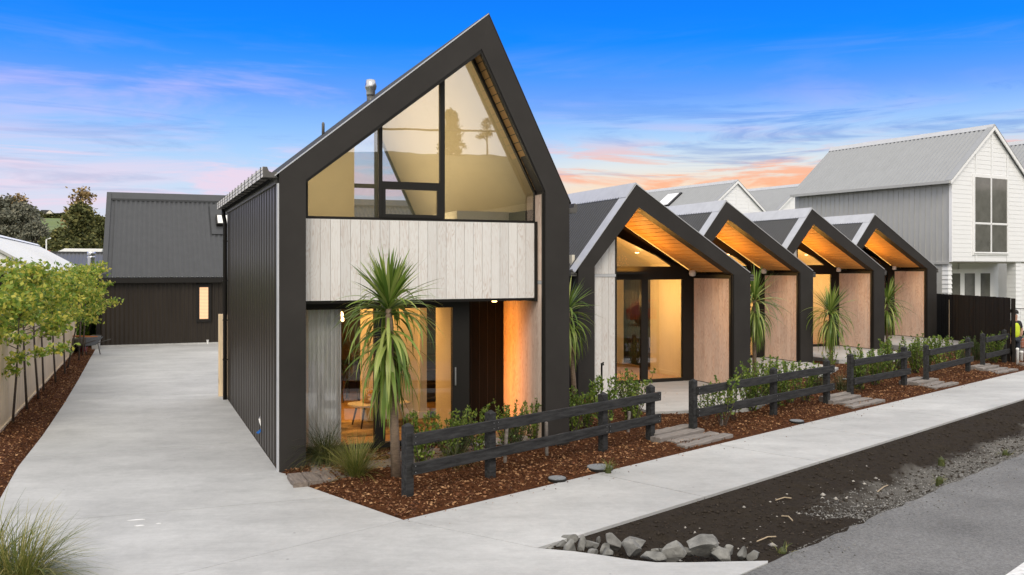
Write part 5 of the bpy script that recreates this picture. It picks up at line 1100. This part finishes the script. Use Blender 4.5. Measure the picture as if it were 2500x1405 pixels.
def shrub_mesh(seed, h, wd, nstem, nleaf, leaf, m, bare=.12):
    rg = np.random.default_rng(seed); st_ = MB(); P_, A_ = [], []
    for i in range(nstem):
        a = rg.uniform(0, 6.28); r = wd * .5 * rg.random() ** .6; hh = h * rg.uniform(.65, 1.0); tip = np.array([math.cos(a) * r, math.sin(a) * r, hh]); bse = np.array([math.cos(a) * .03, math.sin(a) * .03, -.05])
        st_.tube([bse, (bse + tip) / 2 + np.array([math.cos(a), math.sin(a), 0]) * .04, tip], [.009, .007, .003], 5)
        k = nleaf // nstem; t = bare + (1 - bare) * rg.random(k) ** .75; p = bse + (tip - bse) * t[:, None] + rg.normal(0, .028 + .03 * (1 - t))[:, None] * 0
        p = p + unit(rg.normal(size=(k, 3))) * (.012 + .09 * (1 - t)[:, None] * wd) * rg.random((k, 1)) * 1.6
        d = unit(rg.normal(size=(k, 3)) * .75 + np.array([math.cos(a) * .25, math.sin(a) * .25, .75])); P_.append(p); A_.append(d)
    p, d = np.concatenate(P_), np.concatenate(A_); L = leaf * rg.uniform(.6, 1.15, len(p)); v, f = leaf_quads(p, d, L, L * .27, rg)
    return st_.mesh('stem', M['barkd']), npmesh('foliage', v, f, m)
SH = [shrub_mesh(1, 1, .72, 15, 900, .072, M['leafB']), shrub_mesh(2, 1, .62, 11, 650, .078, M['leafB']), shrub_mesh(3, 1, .9, 22, 1400, .07, M['leafB']), shrub_mesh(4, 1, 1.0, 28, 1700, .06, M['leafD']), shrub_mesh(5, 1, .6, 7, 330, .082, M['leafB'], .3)]
SL = [(1032, 1150, 1003, 1, 'leafy shrub nearest the end post of the first rail fence'), (1098, 1132, 1005, 0, 'second leafy shrub behind the first rail fence'), (1126, 1122, 1030, 3, 'dark dense shrub behind the first rail fence'), (1165, 1114, 992, 1, 'upright shrub left of the second fence post'),
      (1240, 1098, 985, 2, 'bushy shrub just right of the second fence post'), (1306, 1090, 970, 0, 'tall-tipped shrub before the orange lit porch wall'), (1262, 1100, 1020, 3, 'dark low shrub between the orange porch and the fence'), (1345, 1075, 995, 3, 'dark dense shrub before the tall house right post'), (1402, 1062, 945, 2, 'broad shrub at the foot of the gap cabbage tree'), (1432, 1055, 960, 0, 'shrub right of the gap cabbage tree trunk'),
      (1480, 1062, 915, 1, 'pale leafed shrub at the third fence post'), (1545, 1040, 908, 2, 'staked shrub at the right end of the first fence'),
      (1722, 1030, 930, 4, 'thin shrub at the first post of the three-post fence'), (1765, 1045, 908, 4, 'open airy shrub behind the three-post fence'), (1792, 1030, 925, 4, 'sparse shrub before the first house right post'), (1832, 1010, 895, 2, 'bushy shrub left of the middle post of the three-post fence'), (1858, 990, 870, 0, 'taller shrub behind the middle post of the three-post fence'), (1895, 1000, 885, 2, 'rounded shrub right of the middle post'), (1930, 990, 880, 1, 'upright shrub in the right bay of the three-post fence'), (1965, 985, 885, 0, 'shrub near the last post of the three-post fence'), (2025, 915, 850, 4, 'thin shrub below the round cabbage tree'), (1998, 960, 900, 3, 'dark shrub behind the last post of the three-post fence'),
      (2095, 955, 850, 2, 'bushy shrub in the left half of the third fence'), (2135, 945, 850, 2, 'bushy shrub in the middle of the third fence'), (2172, 930, 825, 1, 'upright shrub at the foot of the third house right post'), (2190, 925, 850, 3, 'dark shrub near the right post of the third fence'),
      (2235, 915, 822, 2, 'broad shrub in the gap before the fourth fence'), (2262, 900, 825, 2, 'shrub behind the first post of the fourth fence'), (2296, 905, 818, 1, 'upright shrub in the middle of the fourth fence'), (2328, 900, 815, 4, 'spindly shrub right of middle in the fourth fence'), (2345, 895, 850, 3, 'dark shrub at the right post of the fourth fence'), (2385, 885, 825, 3, 'dark shrub between the fourth and fifth fences'), (2425, 890, 815, 2, 'yellow-green shrub behind the farthest fence')]
for px, py, pt, k, l_ in SL:
    g_ = G(px, py); h = max(.35, zat(pt, g_.y)); z = gz(g_)
    o = empty('shrub', (g_.x, g_.y, z), R.uniform(0, 6), l_, 'shrub', 'shrubs in the front garden bed'); o.scale = (h * 1.0, h * 1.0, (h - z) * 1.06)
    link('stem', SH[k][0], o); link('foliage', SH[k][1], o)
# stakes
for i, (px, py, pt, l_) in enumerate(((1232, 1138, 1040, 'grey timber stake right of the second fence post'), (1335, 1120, 1030, 'timber stake behind the first fence mid bay'), (1533, 1062, 1005, 'timber stake by the staked shrub'), (1762, 1045, 985, 'pale timber stake in the airy shrub'))):
    g_ = G(px, py); h = zat(pt, g_.y); o = B(-.02, .02, -.02, .02, -.1, h).build('stake', M['sleeperg']); o.location = (g_.x, g_.y, 0); o.rotation_euler = (.05, .04 - .08 * (i % 2), .4); tag(o, l_, 'stake', 'stakes among the shrubs')

def tussock(base, n, L, W, m, label, seed, el0=88, el1=20, bend=60, r0=.06, scale=(1, 1, 1)):
    rg = np.random.default_rng(seed); v, f = straps(n, L, W, el0, el1, bend, K=6, r0=r0, h0=(0, .02), rng=rg, powr=.9)
    j = rg.normal(0, r0 * .6, (n, 2)); v = v.reshape(n, -1, 3); v[:, :, :2] += j[:, None]; v = v.reshape(-1, 3)
    par = empty('tussock', base, 0, label, 'grass', 'ornamental tussock grasses'); o = link('blades', npmesh('blades', v, f, m), par); par.scale = scale
    MB().lathe([(r0 * 1.6, -.05), (r0 * 1.3, .05), (r0 * .4, .09)], 0, 0, 10).build('crown_base', M['tuftd'], par); return par
tussock(G(795, 1128, .06), 800, .74, .006, M['tuftd'], 'dark arching tussock against the tall house left post', 1, 88, 5, 95, .07)
tussock(G(868, 1168, .03), 520, .62, .006, M['tuft'], 'golden green tussock on the mulch corner by the deck', 2, 88, 40, 35, .05)
tussock(G(48, 1432, 0), 900, .86, .007, M['tuft'], 'large tussock in the bottom left corner on the driveway edge', 3, 86, 8, 62, .10, (.92, .92, .85))
tussock(G(-35, 1410, 0), 420, .80, .007, M['tuft'], 'second tussock cut by the left frame edge', 9, 86, 25, 50, .09)
tussock(G(1112, 1140, .03), 260, .45, .006, M['tuftd'], 'fine grass clump behind the first rail fence', 4, 88, 30, 55, .05)
tussock(G(2055, 955, .03), 200, .55, .008, M['tuftd'], 'dark grass clump left of the third rail fence', 5, 88, 25, 60, .06)
tussock(G(1485, 1150, .03), 60, .20, .005, M['tuft'], 'tiny grass sprig in the mulch near the larger cover', 6, 85, 30, 40, .03)
lbp = [G(20, 1425), G(100, 1408), G(128, 1432), G(60, 1470), G(-120, 1470), G(-120, 1395)]
o = MB().slab([Vector((p.x, p.y)) for p in lbp], -.15, .012).build('corner_bed', M['mulchbed']); tag(o, kind='structure')

# young trees along the pine fence
def sapling_mesh(seed, h, wd, nleaf, leaf=.095, m=None):
    rg = np.random.default_rng(seed); tr = MB(); bend = rg.normal(0, .06, 2); P_, A_ = [], []
    top = np.array([bend[0] * 2, bend[1] * 2, h * .93]); pts = [np.array([0, 0, -.05]), np.array([bend[0], bend[1], h * .35]), np.array([bend[0] * 1.6, bend[1] * 1.4, h * .65]), top]
    tr.tube(pts, [.026, .021, .015, .006], 7)
    ends = [(pts[2] + (top - pts[2]) * rg.random(), .25) for _ in range(4)] + [(top, .3)]
    for i in range(12):
        t = rg.uniform(.40, .9); z = h * t; b0 = np.array([np.interp(z, [p[2] for p in pts], [p[k] for p in pts]) for k in (0, 1)] + [z])
        a = rg.uniform(0, 6.28); L = wd * .5 * rg.uniform(.55, 1.05) * (1.25 - .6 * t); e = b0 + np.array([math.cos(a) * L, math.sin(a) * L, L * rg.uniform(.15, .7)])
        tr.tube([b0, (b0 + e) / 2 + np.array([0, 0, .03]), e], [.009, .006, .003], 5); ends.append((e, .26)); ends.append(((b0 * .35 + e * .65), .2))
        if rg.random() < .6: ends.append((e + rg.normal(0, .14, 3), .2))
    k = nleaf // len(ends)
    for e, r in ends:
        n = int(k * rg.uniform(.6, 1.4)); p = e + rg.normal(0, r * .48, (n, 3)) * np.array([1, 1, .42]); d = unit(rg.normal(size=(n, 3)) + np.array([0, 0, -.25])); P_.append(p); A_.append(d)
    p, d = np.concatenate(P_), np.concatenate(A_); L = leaf * rg.uniform(.55, 1.2, len(p)); v, f = leaf_quads(p, d, L, L * .30, rg, .35)
    return tr.mesh('trunk', M['barkd'], True), npmesh('foliage', v, f, m or M['leafA'])
SPM = [sapling_mesh(11, 3.1, 1.55, 1750, .115), sapling_mesh(12, 2.95, 1.65, 1900, .115), sapling_mesh(13, 3.0, 1.4, 1500, .115), sapling_mesh(14, 2.7, 1.55, 1800, .115)]
SPL = [(-38, 1090, 3, 'young tree cut off by the left frame edge', 1.0), (30, 1040, 3, 'nearest full young tree at the left edge, with a low branch of leaves', .97), (66, 1006, 1, 'second young tree along the pine fence, forked above head height', 1.04), (94, 981, 0, 'leaning young tree third along the pine fence', 1.06), (107, 960, 2, 'thin young tree just behind the leaning one', 1.0), (136, 940, 1, 'young tree midway along the pine fence', 1.0), (158, 918, 0, 'young tree with slim pale trunk past midway of the fence', 1.0), (163, 904, 2, 'young tree close behind the slim-trunked one', 1.05), (192, 884, 1, 'young tree near the wheelbarrow with a drooping yellow branch', 1.04), (201, 872, 0, 'last young tree before the rear house', 1.06)]
for px, py, k, l_, s in SPL:
    g_ = G(px, py); o = empty('young_tree', (g_.x, g_.y, .02), R.uniform(0, 6.28), l_, 'tree', 'young trees along the pine fence'); o.scale = (s, s, s)
    link('trunk', SPM[k][0], o); link('foliage', SPM[k][1], o)
# bright hedge plants behind the fence
hm = [shrub_mesh(31, 1, 1.1, 30, 2600, .085, M['leafH'], .02), shrub_mesh(32, 1, 1.2, 30, 2600, .085, M['leafH'], .02)]
hl = ['bright green hedge bush behind the fence under the pale roof', 'bright green hedge bush left of the steel flue', 'bright green hedge bush in front of the steel flue', 'bright green hedge bush against the rear house corner', 'bright green hedge bush at the left, behind the nearest young trees']
for (px, Y, h), l_, i in zip(((150, 33, 2.75), (190, 35, 2.85), (222, 36.5, 2.9), (252, 37.5, 2.75), (60, 27, 2.6)), hl, range(5)):
    a = at(px, Y); o = empty('hedge_bush', (a.x, a.y, -.2), i * 1.3, l_, 'hedge', 'bright hedge bushes beyond the pine fence'); o.scale = (1.7, 1.7, h + .1); link('stem', hm[i % 2][0], o); link('foliage', hm[i % 2][1], o)

# far trees
def tree_mesh(seed, shape, nclump, per, leaf, m, trunk=(.25, .4)):
    """unit-height tree; shape(t) gives the half width at height t"""
    rg = np.random.default_rng(seed); tr = MB(); tr.tube([(0, 0, -.02), (.01, .01, .4), (0, .01, .8), (0, 0, .97)], [.028, .02, .012, .004], 7); P_, A_ = [], []
    for i in range(nclump):
        t = trunk[0] + (1 - trunk[0]) * rg.random(); a = rg.uniform(0, 6.28); r = shape(t) * rg.random() ** .5; c = np.array([math.cos(a) * r, math.sin(a) * r, t - .12 * r])
        if i % 4 == 0: tr.tube([(0, 0, max(.1, t - .12)), (c[0] * .5, c[1] * .5, t - .05), tuple(c)], [.009, .006, .002], 5)
        p = c + rg.normal(0, 1, (per, 3)) * np.array([.045, .045, .018]) * trunk[1] * 2.2; P_.append(p); A_.append(unit(rg.normal(size=(per, 3)) * np.array([1, 1, .5]) + np.array([math.cos(a), math.sin(a), .1]) * .6))
    p, d = np.concatenate(P_), np.concatenate(A_); L = leaf * rg.uniform(.6, 1.3, len(p)); v, f = leaf_quads(p, d, L, L * .3, rg)
    return tr.mesh('trunk', M['barkd'], True), npmesh('crown', v, f, m)
con = lambda t: .32 * (1.02 - t) ** .7 * (1 + .25 * math.sin(t * 23)); rnd = lambda t: .30 * math.sin(min(1, max(0, (t - .12) / .9)) * math.pi) ** .6 + .03; opn = lambda t: .30 * (1.2 - t) if t > .5 else .05
TM = {'con': tree_mesh(1, con, 260, 40, .045, M['leafT'], (.06, .42)), 'rnd': tree_mesh(2, rnd, 240, 40, .045, M['leafG'], (.10, .45)), 'opn': tree_mesh(3, opn, 46, 34, .035, M['leafO'], (.55, .34)), 'rnd2': tree_mesh(4, rnd, 240, 36, .05, M['leafT'], (.1, .45))}
def far_tree(kind, px, Y, ytop, wscale, label, z0=-.3, grp='trees on the far slope'):
    h = zat(ytop, Y) - z0; a = at(px, Y); o = empty('tree', (a.x, a.y, z0), R.uniform(0, 6), label, 'tree', grp); o.scale = (h * wscale, h * wscale, h); link('trunk', TM[kind][0], o); link('crown', TM[kind][1], o); return o
far_tree('con', 196, 88, 502, .92, 'dense dark green conifer beside the rear house roof'); far_tree('con', 150, 92, 560, .95, 'lower dark conifer left of the big conifer'); far_tree('con', 240, 96, 530, .8, 'dark conifer touching the rear house roof edge')
far_tree('opn', 200, 104, 462, .9, 'open-branched rusty tree standing above the dark conifer')
far_tree('rnd', 18, 150, 486, .95, 'grey-green tree at the far left edge'); far_tree('rnd', 52, 140, 500, .8, 'grey-green tree second from the left edge'); far_tree('rnd', 88, 132, 545, .7, 'shorter grey-green tree beside the meadow'); far_tree('rnd', -25, 140, 505, .9, 'grey-green tree cut by the left frame edge'); far_tree('rnd2', 118, 120, 585, .9, 'small dark tree below the meadow'); far_tree('opn', 45, 150, 476, .8, 'rusty-topped tree behind the grey-green trees')
hl2 = [('line of dark hedge trees along the hill crest', 150, 590, 522), ('dark hedge tree on the crest right of the farmhouse', 128, 590, 524), ('dark hedge tree on the crest above the meadow', 172, 590, 523), ('dark tree on the crest left of the farmhouse', 74, 590, 515)]
for l_, px, Y, yt in hl2: far_tree('rnd2', px, Y, yt, 3.2, l_, 30.0, 'trees on the hill crest')
# trees on the bank across the road, mirrored in the upper window
for i, (s, q, h, kd) in enumerate(((-.5, 72, 5.0, 'con'), (3.0, 72, 4.3, 'opn'), (6.0, 73, 3.2, 'rnd2'), (8.5, 72, 3.6, 'con'), (13.5, 73, 4.0, 'rnd2'), (30, 72, 6.5, 'opn'))):
    p = st(s, q); o = empty('tree', (p.x, p.y, 13.6), i, ('tall conifer', 'bare-branched tree', 'round bushy tree', 'second conifer', 'low bushy tree', 'open-crowned tree')[i] + ' on the bank across the road, mirrored in the upper window', 'tree', 'trees on the bank across the road'); o.scale = (h * .9, h * .9, h); link('trunk', TM[kd][0], o); link('crown', TM[kd][1], o)
pc = [st(s, 24, 9.2 + .0006 * (s - 15) ** 2) for s in range(-60, 91, 10)]
tag(MB().tube(pc, .045, 6).build('power_cable', M['black'], None, True), 'overhead power cable across the road, mirrored in the upper window', 'cable')

# ------------------------------------------------------------------ things inside the tall house
def inhouse(px, Y, z): a = at(px, Y, z); return a
def curtain():
    a, b = tx(P0, 744, .86), tx(P0, 833, .86); n = 72; vs = []
    for i in range(n + 1):
        t = i / n; x = a + (b - a) * t; y = .86 + .035 * math.sin(t * 2 * math.pi * 8.5) + .012 * math.sin(t * 31 + 1); vs.append((x, y))
    mb = MB(); c = n + 1; rows = [(.16, 1.0), (1.2, .9), (2.44, .75)]
    V_ = [(x, y * k + .86 * (1 - k) + (.012 if False else 0), z) for z, k in rows for x, y in vs]; V2 = [(x, y + .006, z) for x, y, z in V_]
    F_ = [(r * c + i, r * c + i + 1, (r + 1) * c + i + 1, (r + 1) * c + i) for r in range(len(rows) - 1) for i in range(n)]
    o = MB().add(V_, F_).build('curtain', M['curtain'], None, True, recalc=False); o.location = (P0.x, P0.y, 0); o.rotation_euler = (0, 0, ANG)
    tag(o, 'white full-length curtain at the left of the tall house glass doors', 'curtain')
curtain()
tb = at(925, 16.45, .145); ct = empty('coffee_table', tb, ANG + .1, 'low coffee table with pale rounded top behind the glass', 'table')
pts = [(math.copysign(abs(math.cos(a)) ** .55, math.cos(a)) * .55, math.copysign(abs(math.sin(a)) ** .55, math.sin(a)) * .34) for a in [i * math.pi / 16 for i in range(32)]]
MB().slab(pts, .38, .41).build('table_top', mat('pale_stone_top', (.62, .60, .57), .25), ct)
for sx in (-1, 1):
    for sy in (-1, 1): MB().tube([(sx * .34, sy * .2, .38), (sx * .42, sy * .25, 0)], [.022, .014], 8).build('leg', M['black'], ct, True)
tz = .145 + .41
ty = at(912, 16.5, tz); te = empty('tray', ty, ANG, 'round woven tray on the coffee table', 'tray'); MB().lathe([(.02, .0), (.2, .0), (.21, .06), (.19, .06), (.185, .012), (.02, .012)], 0, 0, 24).build('rim', mat('rattan', (.30, .17, .07), .7, var=.4, vscale=60), te, True)
o = MB().lathe([(.045, .012), (.045, .24), (.02, .235)], 0, 0, 16).build('candle', mat('ivory_wax', (.75, .66, .48), .6), None, True); o.location = at(894, 16.55, tz); tag(o, 'tall ivory pillar candle in the woven tray', 'candle')
vz = at(905, 16.42, tz + .012); ve = empty('flower_vase', vz, 0, 'small cream vase of yellow flowers in the tray', 'vase'); MB().lathe([(.03, 0), (.055, .03), (.06, .06), (.03, .09), (.025, .1)], 0, 0, 14).build('pot', M['cream'], ve, True)
vv_, ff_ = leaf_quads(NR.normal(0, .045, (160, 3)) + np.array([0, 0, .15]), unit(NR.normal(size=(160, 3))), .03, .011); link('flower_heads', npmesh('flower_heads', vv_, ff_, leafmat('yellow_petal', (.5, .25, .02), (.65, .4, .04), (.8, .55, .1), .3)), ve)
for i, (l_, c) in enumerate((('lower white book on the coffee table', (.7, .68, .64)), ('upper tan book on the coffee table', (.52, .40, .28)))):
    p = at(939, 16.3, tz + i * .032); bk = empty('book', p, ANG + .1 * i, l_, 'book', 'books on the coffee table'); B(-.14, .14, -.1, .1, 0, .004).build('cover', mat('book_cover', c, .5), bk); B(-.135, .135, -.096, .096, .004, .026).build('pages', M['white'], bk); B(-.14, .14, -.1, .1, .026, .030).build('cover', bk.children[0].data.materials[0], bk)
rg_ = at(930, 16.3, .143); rpts = [((1.25 + .12 * math.sin(a * 3 + 1) + .07 * math.sin(a * 7)) * math.cos(a), (.85 + .08 * math.sin(a * 5)) * math.sin(a)) for a in [i * math.pi / 24 for i in range(48)]]
rm = mat('cowhide', (.02, .012, .008), .9, var=.1, vscale=2.2, col2=(.55, .40, .22), detail=3); [setattr(x, 'default_value', v_) for x, v_ in ()]
o = MB().slab(rpts, 0, .008).build('rug', rm); o.location = rg_; o.rotation_euler = (0, 0, ANG); tag(o, 'dark patchy cowhide rug under the coffee table', 'rug')
def chair(px, Y, rz, l_):
    e = empty('dining_chair', at(px, Y, .145), rz, l_, 'chair', 'black wire-legged dining chairs'); MB().lathe([(.02, .43), (.20, .44), (.23, .47), (.2, .49), (.02, .47)], 0, 0, 16).build('seat', M['black'], e, True)
    mb = MB(); n = 12; vs = []
    for i in range(n + 1):
        a = math.pi * (.08 + .84 * i / n); vs += [(.22 * math.cos(a), .2 * math.sin(a), .47), (.25 * math.cos(a), .25 * math.sin(a), .80 - .12 * abs(math.cos(a)))]
    mb.add(vs + [(x * .9, y * .9, z) for x, y, z in vs], [(2 * i, 2 * i + 2, 2 * i + 3, 2 * i + 1) for i in range(n)] + [(2 * i + 1 + 26, 2 * i + 3 + 26, 2 * i + 2 + 26, 2 * i + 26) for i in range(n)] + [(2 * i + 1, 2 * i + 3, 2 * i + 29, 2 * i + 27) for i in range(n)]).build('backrest', M['black'], e, True)
    for s in (-1, 1): MB().tube([(s * .15, -.15, .44), (s * .21, -.2, 0), (s * .21, .2, 0), (s * .15, .15, .44)], .009, 6).build('leg_frame', M['black'], e); MB().tube([(s * .07, -.16, .44), (s * .1, -.2, 0)], .007, 6).build('leg', M['black'], e)
chair(862, 19.4, 3.3, 'wire-legged dining chair just right of the curtain'); chair(905, 19.7, 3.0, 'wire-legged dining chair behind the candle'); chair(985, 20.2, 2.6, 'wire-legged dining chair behind the cabbage tree leaves')
dt = empty('dining_table', at(935, 20.6, .145), ANG, 'dark dining table at the back of the lit room', 'table'); B(-1.0, 1.0, -.45, .45, .72, .76).build('table_top', M['black'], dt)
for sx in (-1, 1):
    for sy in (-1, 1): MB().tube([(sx * .85, sy * .35, .72), (sx * .92, sy * .4, 0)], .025, 8).build('leg', M['black'], dt)
bw = empty('centrepiece', at(885, 20.4, .145 + .76), 0, 'dried flower centrepiece on the dark dining table', 'flowers'); MB().lathe([(.05, 0), (.14, .06), (.15, .07)], 0, 0, 14).build('bowl', M['steel'], bw, True)
vv_, ff_ = leaf_quads(NR.normal(0, .13, (200, 3)) * np.array([1, 1, .6]) + np.array([0, 0, .17]), unit(NR.normal(size=(200, 3)) + np.array([0, 0, .6])), .09, .012); link('stems', npmesh('stems', vv_, ff_, M['cordd']), bw)
for i, (px, py) in enumerate(((834, 768), (836, 780), (930, 772))):
    Y = 17.4; p = at(px, Y, zat(py, Y)); e = empty('pendant_lamp', p, 0, ('upper glowing bulb of the pendant beside the curtain', 'lower glowing bulb of the pendant beside the curtain', 'glowing pendant bulb behind the cabbage tree')[i], 'lamp', 'pendant bulbs in the lit room')
    MB().lathe([(.005, -.045), (.03, -.03), (.035, 0), (.02, .035), (.012, .05)], 0, 0, 12).build('bulb', M['lamp'], e, True); B(-.003, .003, -.003, .003, .05, 2.49 - p.z).build('cord', M['black'], e)
bn = empty('slatted_bench', h1(1.55, 7.2, .145), ANG, 'dark red slatted bench seat at the far wall of the lit room', 'bench'); bm_ = mat('red_brown_timber', (.16, .045, .03), .5)
for i in range(14): B(-.8 + i * .12, -.8 + i * .12 + .06, 0, .03, .5, 1.25).build('back_slat', bm_, bn)
B(-.85, .9, -.02, .04, 1.25, 1.35).build('back_rail', bm_, bn); B(-.85, .9, -.45, .0, .42, .47).build('seat', bm_, bn)
for x in (-.8, .82):
    for y in (-.42, -.03): B(x, x + .05, y, y + .05, 0, .42).build('leg', bm_, bn)
tp = h1(0, 0); 
g_ = at(1469, 19.95, .62); o = MB().tube([(0, 0, -.62), (0, 0, .28), (.03, -.05, .30), (.03, -.05, .24)], .022, 8).build('garden_tap', M['black'], None, True); o.location = g_; tag(o, 'black garden tap post before the pale boards of the first low house', 'tap')
g_ = at(1303, 15.6, .0); o = MB().lathe([(.02, 0), (.02, .75), (.05, .78), (.055, .86), (.03, .90), (.015, .95)], g_.x, g_.y, 10).build('bollard_light', M['black'], None, True); tag(o, 'black garden bollard light before the orange porch wall', 'garden light')

# ------------------------------------------------------------------ worker at the right edge
def skin_obj(name, verts, edges, radii, m, parent, sub=1, root=0):
    me = bpy.data.meshes.new(name); me.from_pydata(verts, edges, []); o = bpy.data.objects.new(name, me); C.objects.link(o); o.parent = parent
    o.modifiers.new('skin', 'SKIN'); s = o.modifiers.new('sub', 'SUBSURF'); s.levels = sub; s.render_levels = sub; o.modifiers['skin'].use_smooth_shade = True
    for i, r in enumerate(radii): o.data.skin_vertices[0].data[i].radius = r if isinstance(r, tuple) else (r, r)
    o.data.skin_vertices[0].data[root].use_root = True; me.materials.append(m); return o
wk = empty('person', at(2477.5, 29.9, -.2), 0.2, 'worker in a yellow high-visibility vest and dark shirt, hand on hip, behind the black fence', 'person'); SKN = mat('skin', (.42, .24, .17), .6)
bv = [(0, 0, .95), (0, 0, 1.15), (0, .01, 1.36), (0, 0, 1.47), (0, -.01, 1.56), (0, -.03, 1.70), (.18, .01, 1.40), (.30, .04, 1.15), (.19, -.08, 1.00), (.13, -.10, .97), (-.18, .01, 1.40), (-.24, .03, 1.12), (-.22, -.05, .88), (-.22, -.06, .80), (.09, 0, .88), (.10, -.01, .48), (.10, .02, .07), (.10, -.12, .03), (-.09, 0, .88), (-.10, -.01, .48), (-.10, .02, .07), (-.10, -.12, .03),
      (.10, -.15, .95), (.115, -.155, .965), (.13, -.15, .975), (.14, -.14, .985), (.16, -.14, 1.0), (-.235, -.08, .72), (-.22, -.085, .71), (-.205, -.085, .72), (-.245, -.06, .735), (-.20, -.10, .77)]
be = [(0, 1), (1, 2), (2, 3), (3, 4), (4, 5), (2, 6), (6, 7), (7, 8), (8, 9), (2, 10), (10, 11), (11, 12), (12, 13), (0, 14), (14, 15), (15, 16), (16, 17), (0, 18), (18, 19), (19, 20), (20, 21), (9, 22), (9, 23), (9, 24), (9, 25), (8, 26), (13, 27), (13, 28), (13, 29), (13, 30), (13, 31)]
br = [(.15, .11), (.14, .10), (.17, .11), .065, .075, .085, .062, .045, .032, .03, .062, .045, .032, .03, .088, .062, .042, .04, .088, .062, .042, .04] + [.009] * 10
skin_obj('body', bv, be, br, SKN, wk)
skin_obj('shirt', [(0, 0, .93), (0, 0, 1.15), (0, .01, 1.37), (0, 0, 1.46), (.19, .01, 1.40), (.27, .03, 1.20), (-.19, .01, 1.40), (-.22, .03, 1.2)], [(0, 1), (1, 2), (2, 3), (2, 4), (4, 5), (2, 6), (6, 7)], [(.16, .12), (.15, .11), (.18, .12), .075, .075, .065, .075, .065], mat('dark_shirt', (.02, .02, .022), .8), wk)
skin_obj('safety_vest', [(0, 0, .84), (0, 0, 1.12), (0, .01, 1.36), (0, .0, 1.43)], [(0, 1), (1, 2), (2, 3)], [(.19, .145), (.185, .14), (.20, .135), (.11, .09)], mat('high_vis_yellow', (.60, .72, .03), .6), wk)
skin_obj('trousers', [(0, 0, .93), (.09, 0, .86), (.10, -.01, .48), (.10, .02, .10), (-.09, 0, .86), (-.10, -.01, .48), (-.10, .02, .10)], [(0, 1), (1, 2), (2, 3), (0, 4), (4, 5), (5, 6)], [(.16, .12), .10, .075, .06, .10, .075, .06], mat('navy_trousers', (.02, .025, .04), .8), wk)
MB().lathe([(.09, 1.69), (.105, 1.72), (.095, 1.78), (.05, 1.83), (.01, 1.84)], 0, -.02, 14).build('hair', mat('dark_hair', (.015, .012, .01), .7), wk, True)

# ------------------------------------------------------------------ red car parked across the road, mirrored in the first low house door
def car(loc, rz):
    e = empty('parked_car', loc, rz, 'red hatchback parked across the road, mirrored in the first low house door', 'car')
    prof = [(-2.05, .32), (-2.1, .62), (-1.95, .98), (-1.55, 1.38), (-1.1, 1.46), (.2, 1.45), (.95, 1.0), (1.9, .82), (2.08, .60), (2.08, .30)]
    red = mat('red_car_paint', (.42, .012, .014), .2, spec=.6)
    n = len(prof); vs = []
    for y, k in ((-.84, 0), (-.80, .0), (.80, 0), (.84, 0)):
        for x, z in prof: 
            tuck = max(0, z - .85) * .32; vs.append((x, math.copysign(abs(y) - tuck, y), z))
    fs = [(r * n + i, r * n + (i + 1) % n, (r + 1) * n + (i + 1) % n, (r + 1) * n + i) for r in range(3) for i in range(n)] + [tuple(range(n - 1, -1, -1)), tuple(range(3 * n, 4 * n))]
    MB().add(vs, fs).build('body', red, e, bevel=.02)
    for s in (-1, 1):
        f = lambda x, z: (x, s * (.852 - max(0, z - .85) * .32), z)
        for q in ([(-1.6, .98), (-.75, .98), (-.75, 1.36), (-1.35, 1.34)], [(-.68, .98), (.05, .98), (.05, 1.37), (-.68, 1.37)], [(.11, .98), (.78, 1.0), (.22, 1.37), (.11, 1.37)]):
            a = [f(*p) for p in q]; MB().hexa(a + [(x, y + s * .006, z) for x, y, z in a]).build('side_window', M['dkglass'], e)
        for x in (-1.3, 1.3):
            w_ = MB().tube([(x, s * .66, .31), (x, s * .87, .31)], .31, 18).build('wheel', M['black'], e); MB().tube([(x, s * .865, .31), (x, s * .88, .31)], .19, 14).build('rim', M['steel'], w_)
        B(2.0, 2.09, min(s * .5, s * .75), max(s * .5, s * .75), .58, .70).build('headlight', M['white'], e); B(-2.1, -2.03, min(s * .5, s * .78), max(s * .5, s * .78), .7, .85).build('tail_light', mat('tail_lamp', (.5, .02, .01), .2), e)
    MB().hexa([(.28, -.62, 1.41), (.93, -.70, 1.03), (.93, .70, 1.03), (.28, .62, 1.41), (.29, -.62, 1.42), (.945, -.70, 1.04), (.945, .70, 1.04), (.29, .62, 1.42)]).build('windscreen', M['dkglass'], e)
cp = st(17.5, 22.5); car((cp.x, cp.y, -.2), math.atan2(SD.y, SD.x))
# weeds and sticks on the verge
for i, (s, q, n_, L_) in enumerate(((2.2, 3.72, 26, .16), (6.8, 3.6, 40, .12), (9.5, 3.62, 30, .13), (12.5, 3.55, 30, .15), (8.2, 3.1, 18, .10))):
    p = st(s, q, -.06); tussock(p, n_, L_, .006, M['tuft'], ('weed sprig by the road end of the rocks', 'yellowish weed patch on the gravel nearest the rocks', 'weed patch halfway along the gravel strip', 'weed patch on the far gravel strip', 'tiny weed in the gravel hollow')[i], 40 + i, 80, 15, 50, .035)
sm_ = mat('dry_stick', (.42, .33, .22), .8)
for i, (s, q, a, L_) in enumerate(((2.6, 3.3, .6, .32), (3.6, 3.0, 1.9, .22), (6.3, 3.0, .9, .5), (4.4, 2.5, .4, .26))):
    p = st(s, q, 0); z = float(vh(np.array([s]), np.array([q]))[0]) + .02; d = Vector((math.cos(a), math.sin(a), 0)) * L_ * .5
    o = MB().tube([p - d + Vector((0, 0, z)), p + Vector((.02, .015, z + .02)), p + d + Vector((0, 0, z))], .008, 5).build('stick', sm_); tag(o, ('dry stick on the soil above the rocks', 'short dry stick in the soil hollow', 'long dry root along the trench edge', 'pale twig on the soil bank by the path')[i], 'stick', 'dry sticks on the verge')
